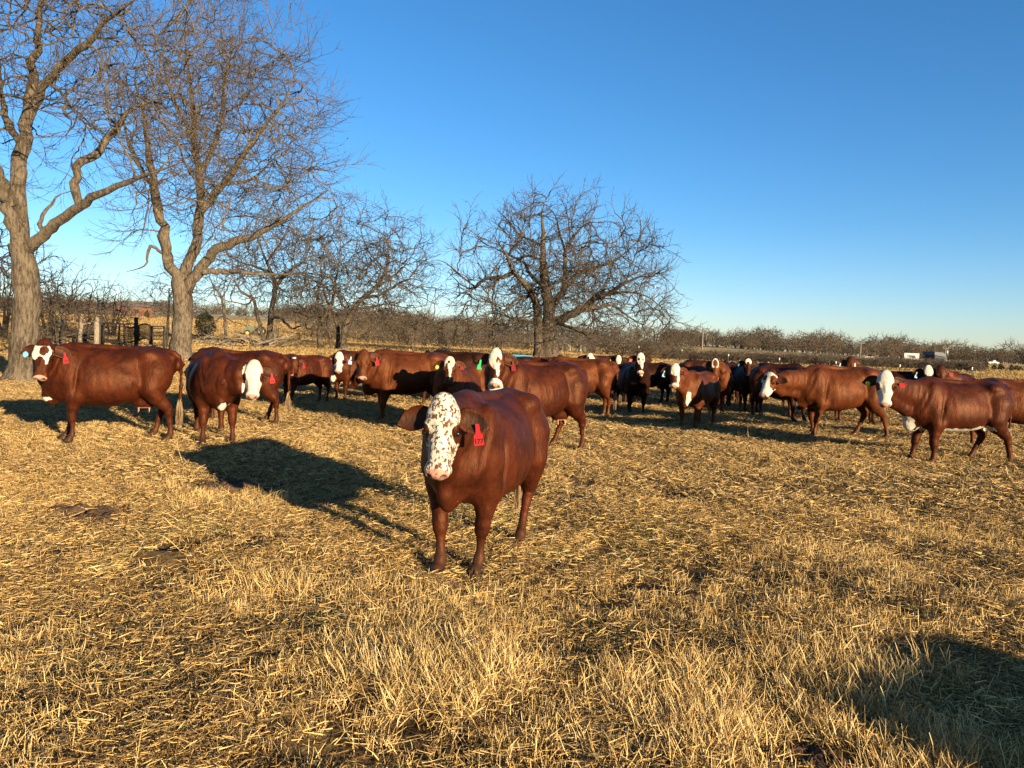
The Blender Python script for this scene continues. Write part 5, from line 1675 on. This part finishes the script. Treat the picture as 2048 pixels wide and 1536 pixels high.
# houses glimpsed behind the oak and the far left
def house(label, px, Y, w, d, hh, wall, roofm, rz=0):
    b = on_ground(px, Y)
    t = thing("house", label, "house", b, rz)
    mb = MB(); mb.box((0, 0, hh / 2 - .1), (w, d, hh + .2)); mb.build("wall", wall, t)
    mb = MB(); o = .4
    mb.add([(-w / 2 - o, -d / 2 - o, hh), (w / 2 + o, -d / 2 - o, hh), (w / 2 + o, d / 2 + o, hh), (-w / 2 - o, d / 2 + o, hh), (-w / 2 - o, 0, hh + d * .28), (w / 2 + o, 0, hh + d * .28)],
           [[0, 1, 5, 4], [2, 3, 4, 5], [3, 2, 1, 0]], [[0, 4, 3], [1, 2, 5]]); mb.build("roof", roofm, t)
    for x in (-w * .3, w * .28):
        mb = MB(); mb.box((x, -d / 2 - .01, hh * .55), (w * .14, .08, hh * .36)); mb.build("window", M_DARK, t)
    mb = MB(); mb.box((0, -d / 2 - .01, hh * .38), (w * .1, .08, hh * .74)); mb.build("door", M_POST, t)
M_BRICK = simple_mat("red_brick", (.24, .10, .06), (.19, .08, .05), 3, .9)
M_ROOF = simple_mat("shingle", (.16, .13, .11), (.11, .09, .08), 2, .9)
house("red brick house glimpsed through the oak's lower left twigs", 985, 150, 6, 4, 2.0, M_BRICK, M_ROOF)
house("pale house low behind the oak trunk", 1130, 150, 8, 4, 1.6, simple_mat("cream_siding", (.38, .32, .23), rough=.8), M_ROOF)
house("orange brick house on the rise far behind the pen", 268, 190, 7, 5, 2.6, M_BRICK, M_ROOF)
# old tractor beyond the twin-stemmed oak
b = on_ground(512, 112)
tc_ = thing("tractor", "dark green tractor seen beyond the brush pile left of the twin-stemmed oak", "tractor", b, R_(200))
M_GRN = simple_mat("tractor_green", (.05, .08, .04), rough=.5)
mb = MB(); mb.box((.75, 0, 1.15), (1.7, .7, .65)); mb.box((-.5, 0, 1.0), (1.2, .9, .5)); mb.build("body", M_GRN, tc_)
mb = MB(); mb.box((-.55, 0, 2.25), (1.5, 1.4, .1))
for x in (-1.2, .1):
    for y in (-.6, .6): mb.box((x, y, 1.75), (.07, .07, 1.0))
mb.build("canopy", M_GRN, tc_)
for x, r, y in ((-.7, .75, .8), (1.25, .45, .65)):
    for s in (-1, 1):
        mb = MB(); mb.tube([(x, s * (y - .18), r), (x, s * (y + .18), r)], r, 18); w = mb.build("wheel", M_RUB, tc_)
        mb = MB(); mb.tube([(x, s * (y - .19), r), (x, s * (y + .19), r)], r * .5, 14); mb.build("rim", simple_mat("rim_yellow", (.6, .4, .05)), w)

# dung and mud clods on the ground
M_DUNG = simple_mat("dry_dung", (.10, .055, .030), (.045, .025, .014), 14, .95, bump=1.0)
rd = np.random.default_rng(6)
def clod(label, px, Y, r, hgt_, n, sprd):
    b = on_ground(px, Y)
    t = thing("mud_clod" if n > 3 else "dung_pat", label, "mud" if n > 3 else "dung", b)
    mb = MB()
    for k in range(n):
        a = rd.uniform(0, 6.28); q = sprd * math.sqrt(rd.uniform(0, 1)); rr = r * rd.uniform(.6, 1.2)
        nu, nv = 8, 14
        VV = []
        for i in range(nu):
            ph = math.pi * i / (nu - 1)
            for j in range(nv):
                t2 = 2 * math.pi * j / nv; k2 = 1 + .22 * math.sin(3 * t2 + k) + .15 * math.sin(5 * t2 + 2 * ph + k)
                VV.append((q * math.cos(a) + rr * k2 * math.sin(ph) * math.cos(t2), q * .6 * math.sin(a) + rr * .8 * k2 * math.sin(ph) * math.sin(t2), hgt_ * rr / r * math.cos(ph) * (1 + .3 * math.sin(4 * t2)) + .012))
        mb.add(VV, [[i * nv + j, (i + 1) * nv + j, (i + 1) * nv + (j + 1) % nv, i * nv + (j + 1) % nv] for i in range(nu - 1) for j in range(nv)])
    mb.build("lump", M_DUNG, t, True)
clod("broad patch of brown mud clods in the grass at the left", 170, 6.6, .075, .035, 34, .48)
clod("dark dung heap inside the nearest cow's shadow", 430, 7.9, .08, .04, 16, .34)
clod("dark broken clods by the lower right edge of the tall straw bunch", 1610, 3.05, .05, .03, 16, .2)
clod("dark ridge of mud left of the nearest cow's feet, at the left", 100, 5.45, .06, .035, 18, .30)
clod("small brown dung lump between the mud patches", 233, 6.0, .09, .05, 1, 0)
clod("dark dung pat near the bottom centre", 880, 3.55, .09, .04, 2, .08)
# dry weed stalks
def stalk(px, Y, hh, k):
    rs = np.random.default_rng(k)
    b = on_ground(px, Y)
    P = np.array([[0, 0, -.02], [rs.normal(0, .02), rs.normal(0, .02), hh * .5], [rs.normal(0, .06), rs.normal(0, .06), hh]])
    Pm, Rm = resample(P, [.0045, .0035, .002], 6)
    c1, r1 = sprout(Pm[None], Rm[None], 7 / max(hh, .4), hh * .35, .6, 4, rs, .2, .2, .35, .7, .0018)
    V, Q = merge([tubes(Pm[None], Rm[None], 5), tubes(c1, r1, 3)])
    o = obj("weed_stalk", mesh_np("weed_stalk", V, Q), simple_mat("weed_straw", (.42, .29, .13), rough=.8) if "weed_straw" not in bpy.data.materials else bpy.data.materials["weed_straw"])
    o.location = b
    tag(o, "dry upright weed stalk in the grass between the cattle", "weed", "dry weed stalks among the cattle")
for k, (px, Y, hh) in enumerate([(783, 6.6, .34), (824, 6.8, .30), (856, 6.7, .26), (1490, 14, .22), (1690, 12.6, .25), (1180, 11, .22)]):
    stalk(px, Y, hh, k)
# unseen round bale, added as stand-in caster for the lower right corner's shadow
M_HAY = simple_mat("hay", (.45, .33, .15), (.28, .19, .08), 12, .9, bump=.8, stretch=(1, 1, 4))
hx, hy = 7.15, -2.75
hb_ = thing("shadow_bale", "unseen round bale added to throw the shadow in the lower right corner", "shadow caster", (hx, hy, H(hx, hy)), R_(-52))
mb = MB(); mb.tube([(0, -.72, .80), (0, -.66, .80), (0, -.3, .80), (0, .3, .80), (0, .66, .80), (0, .72, .80)], [.70, .80, .82, .82, .80, .70], 28); mb.build("bale", M_HAY, hb_, True)
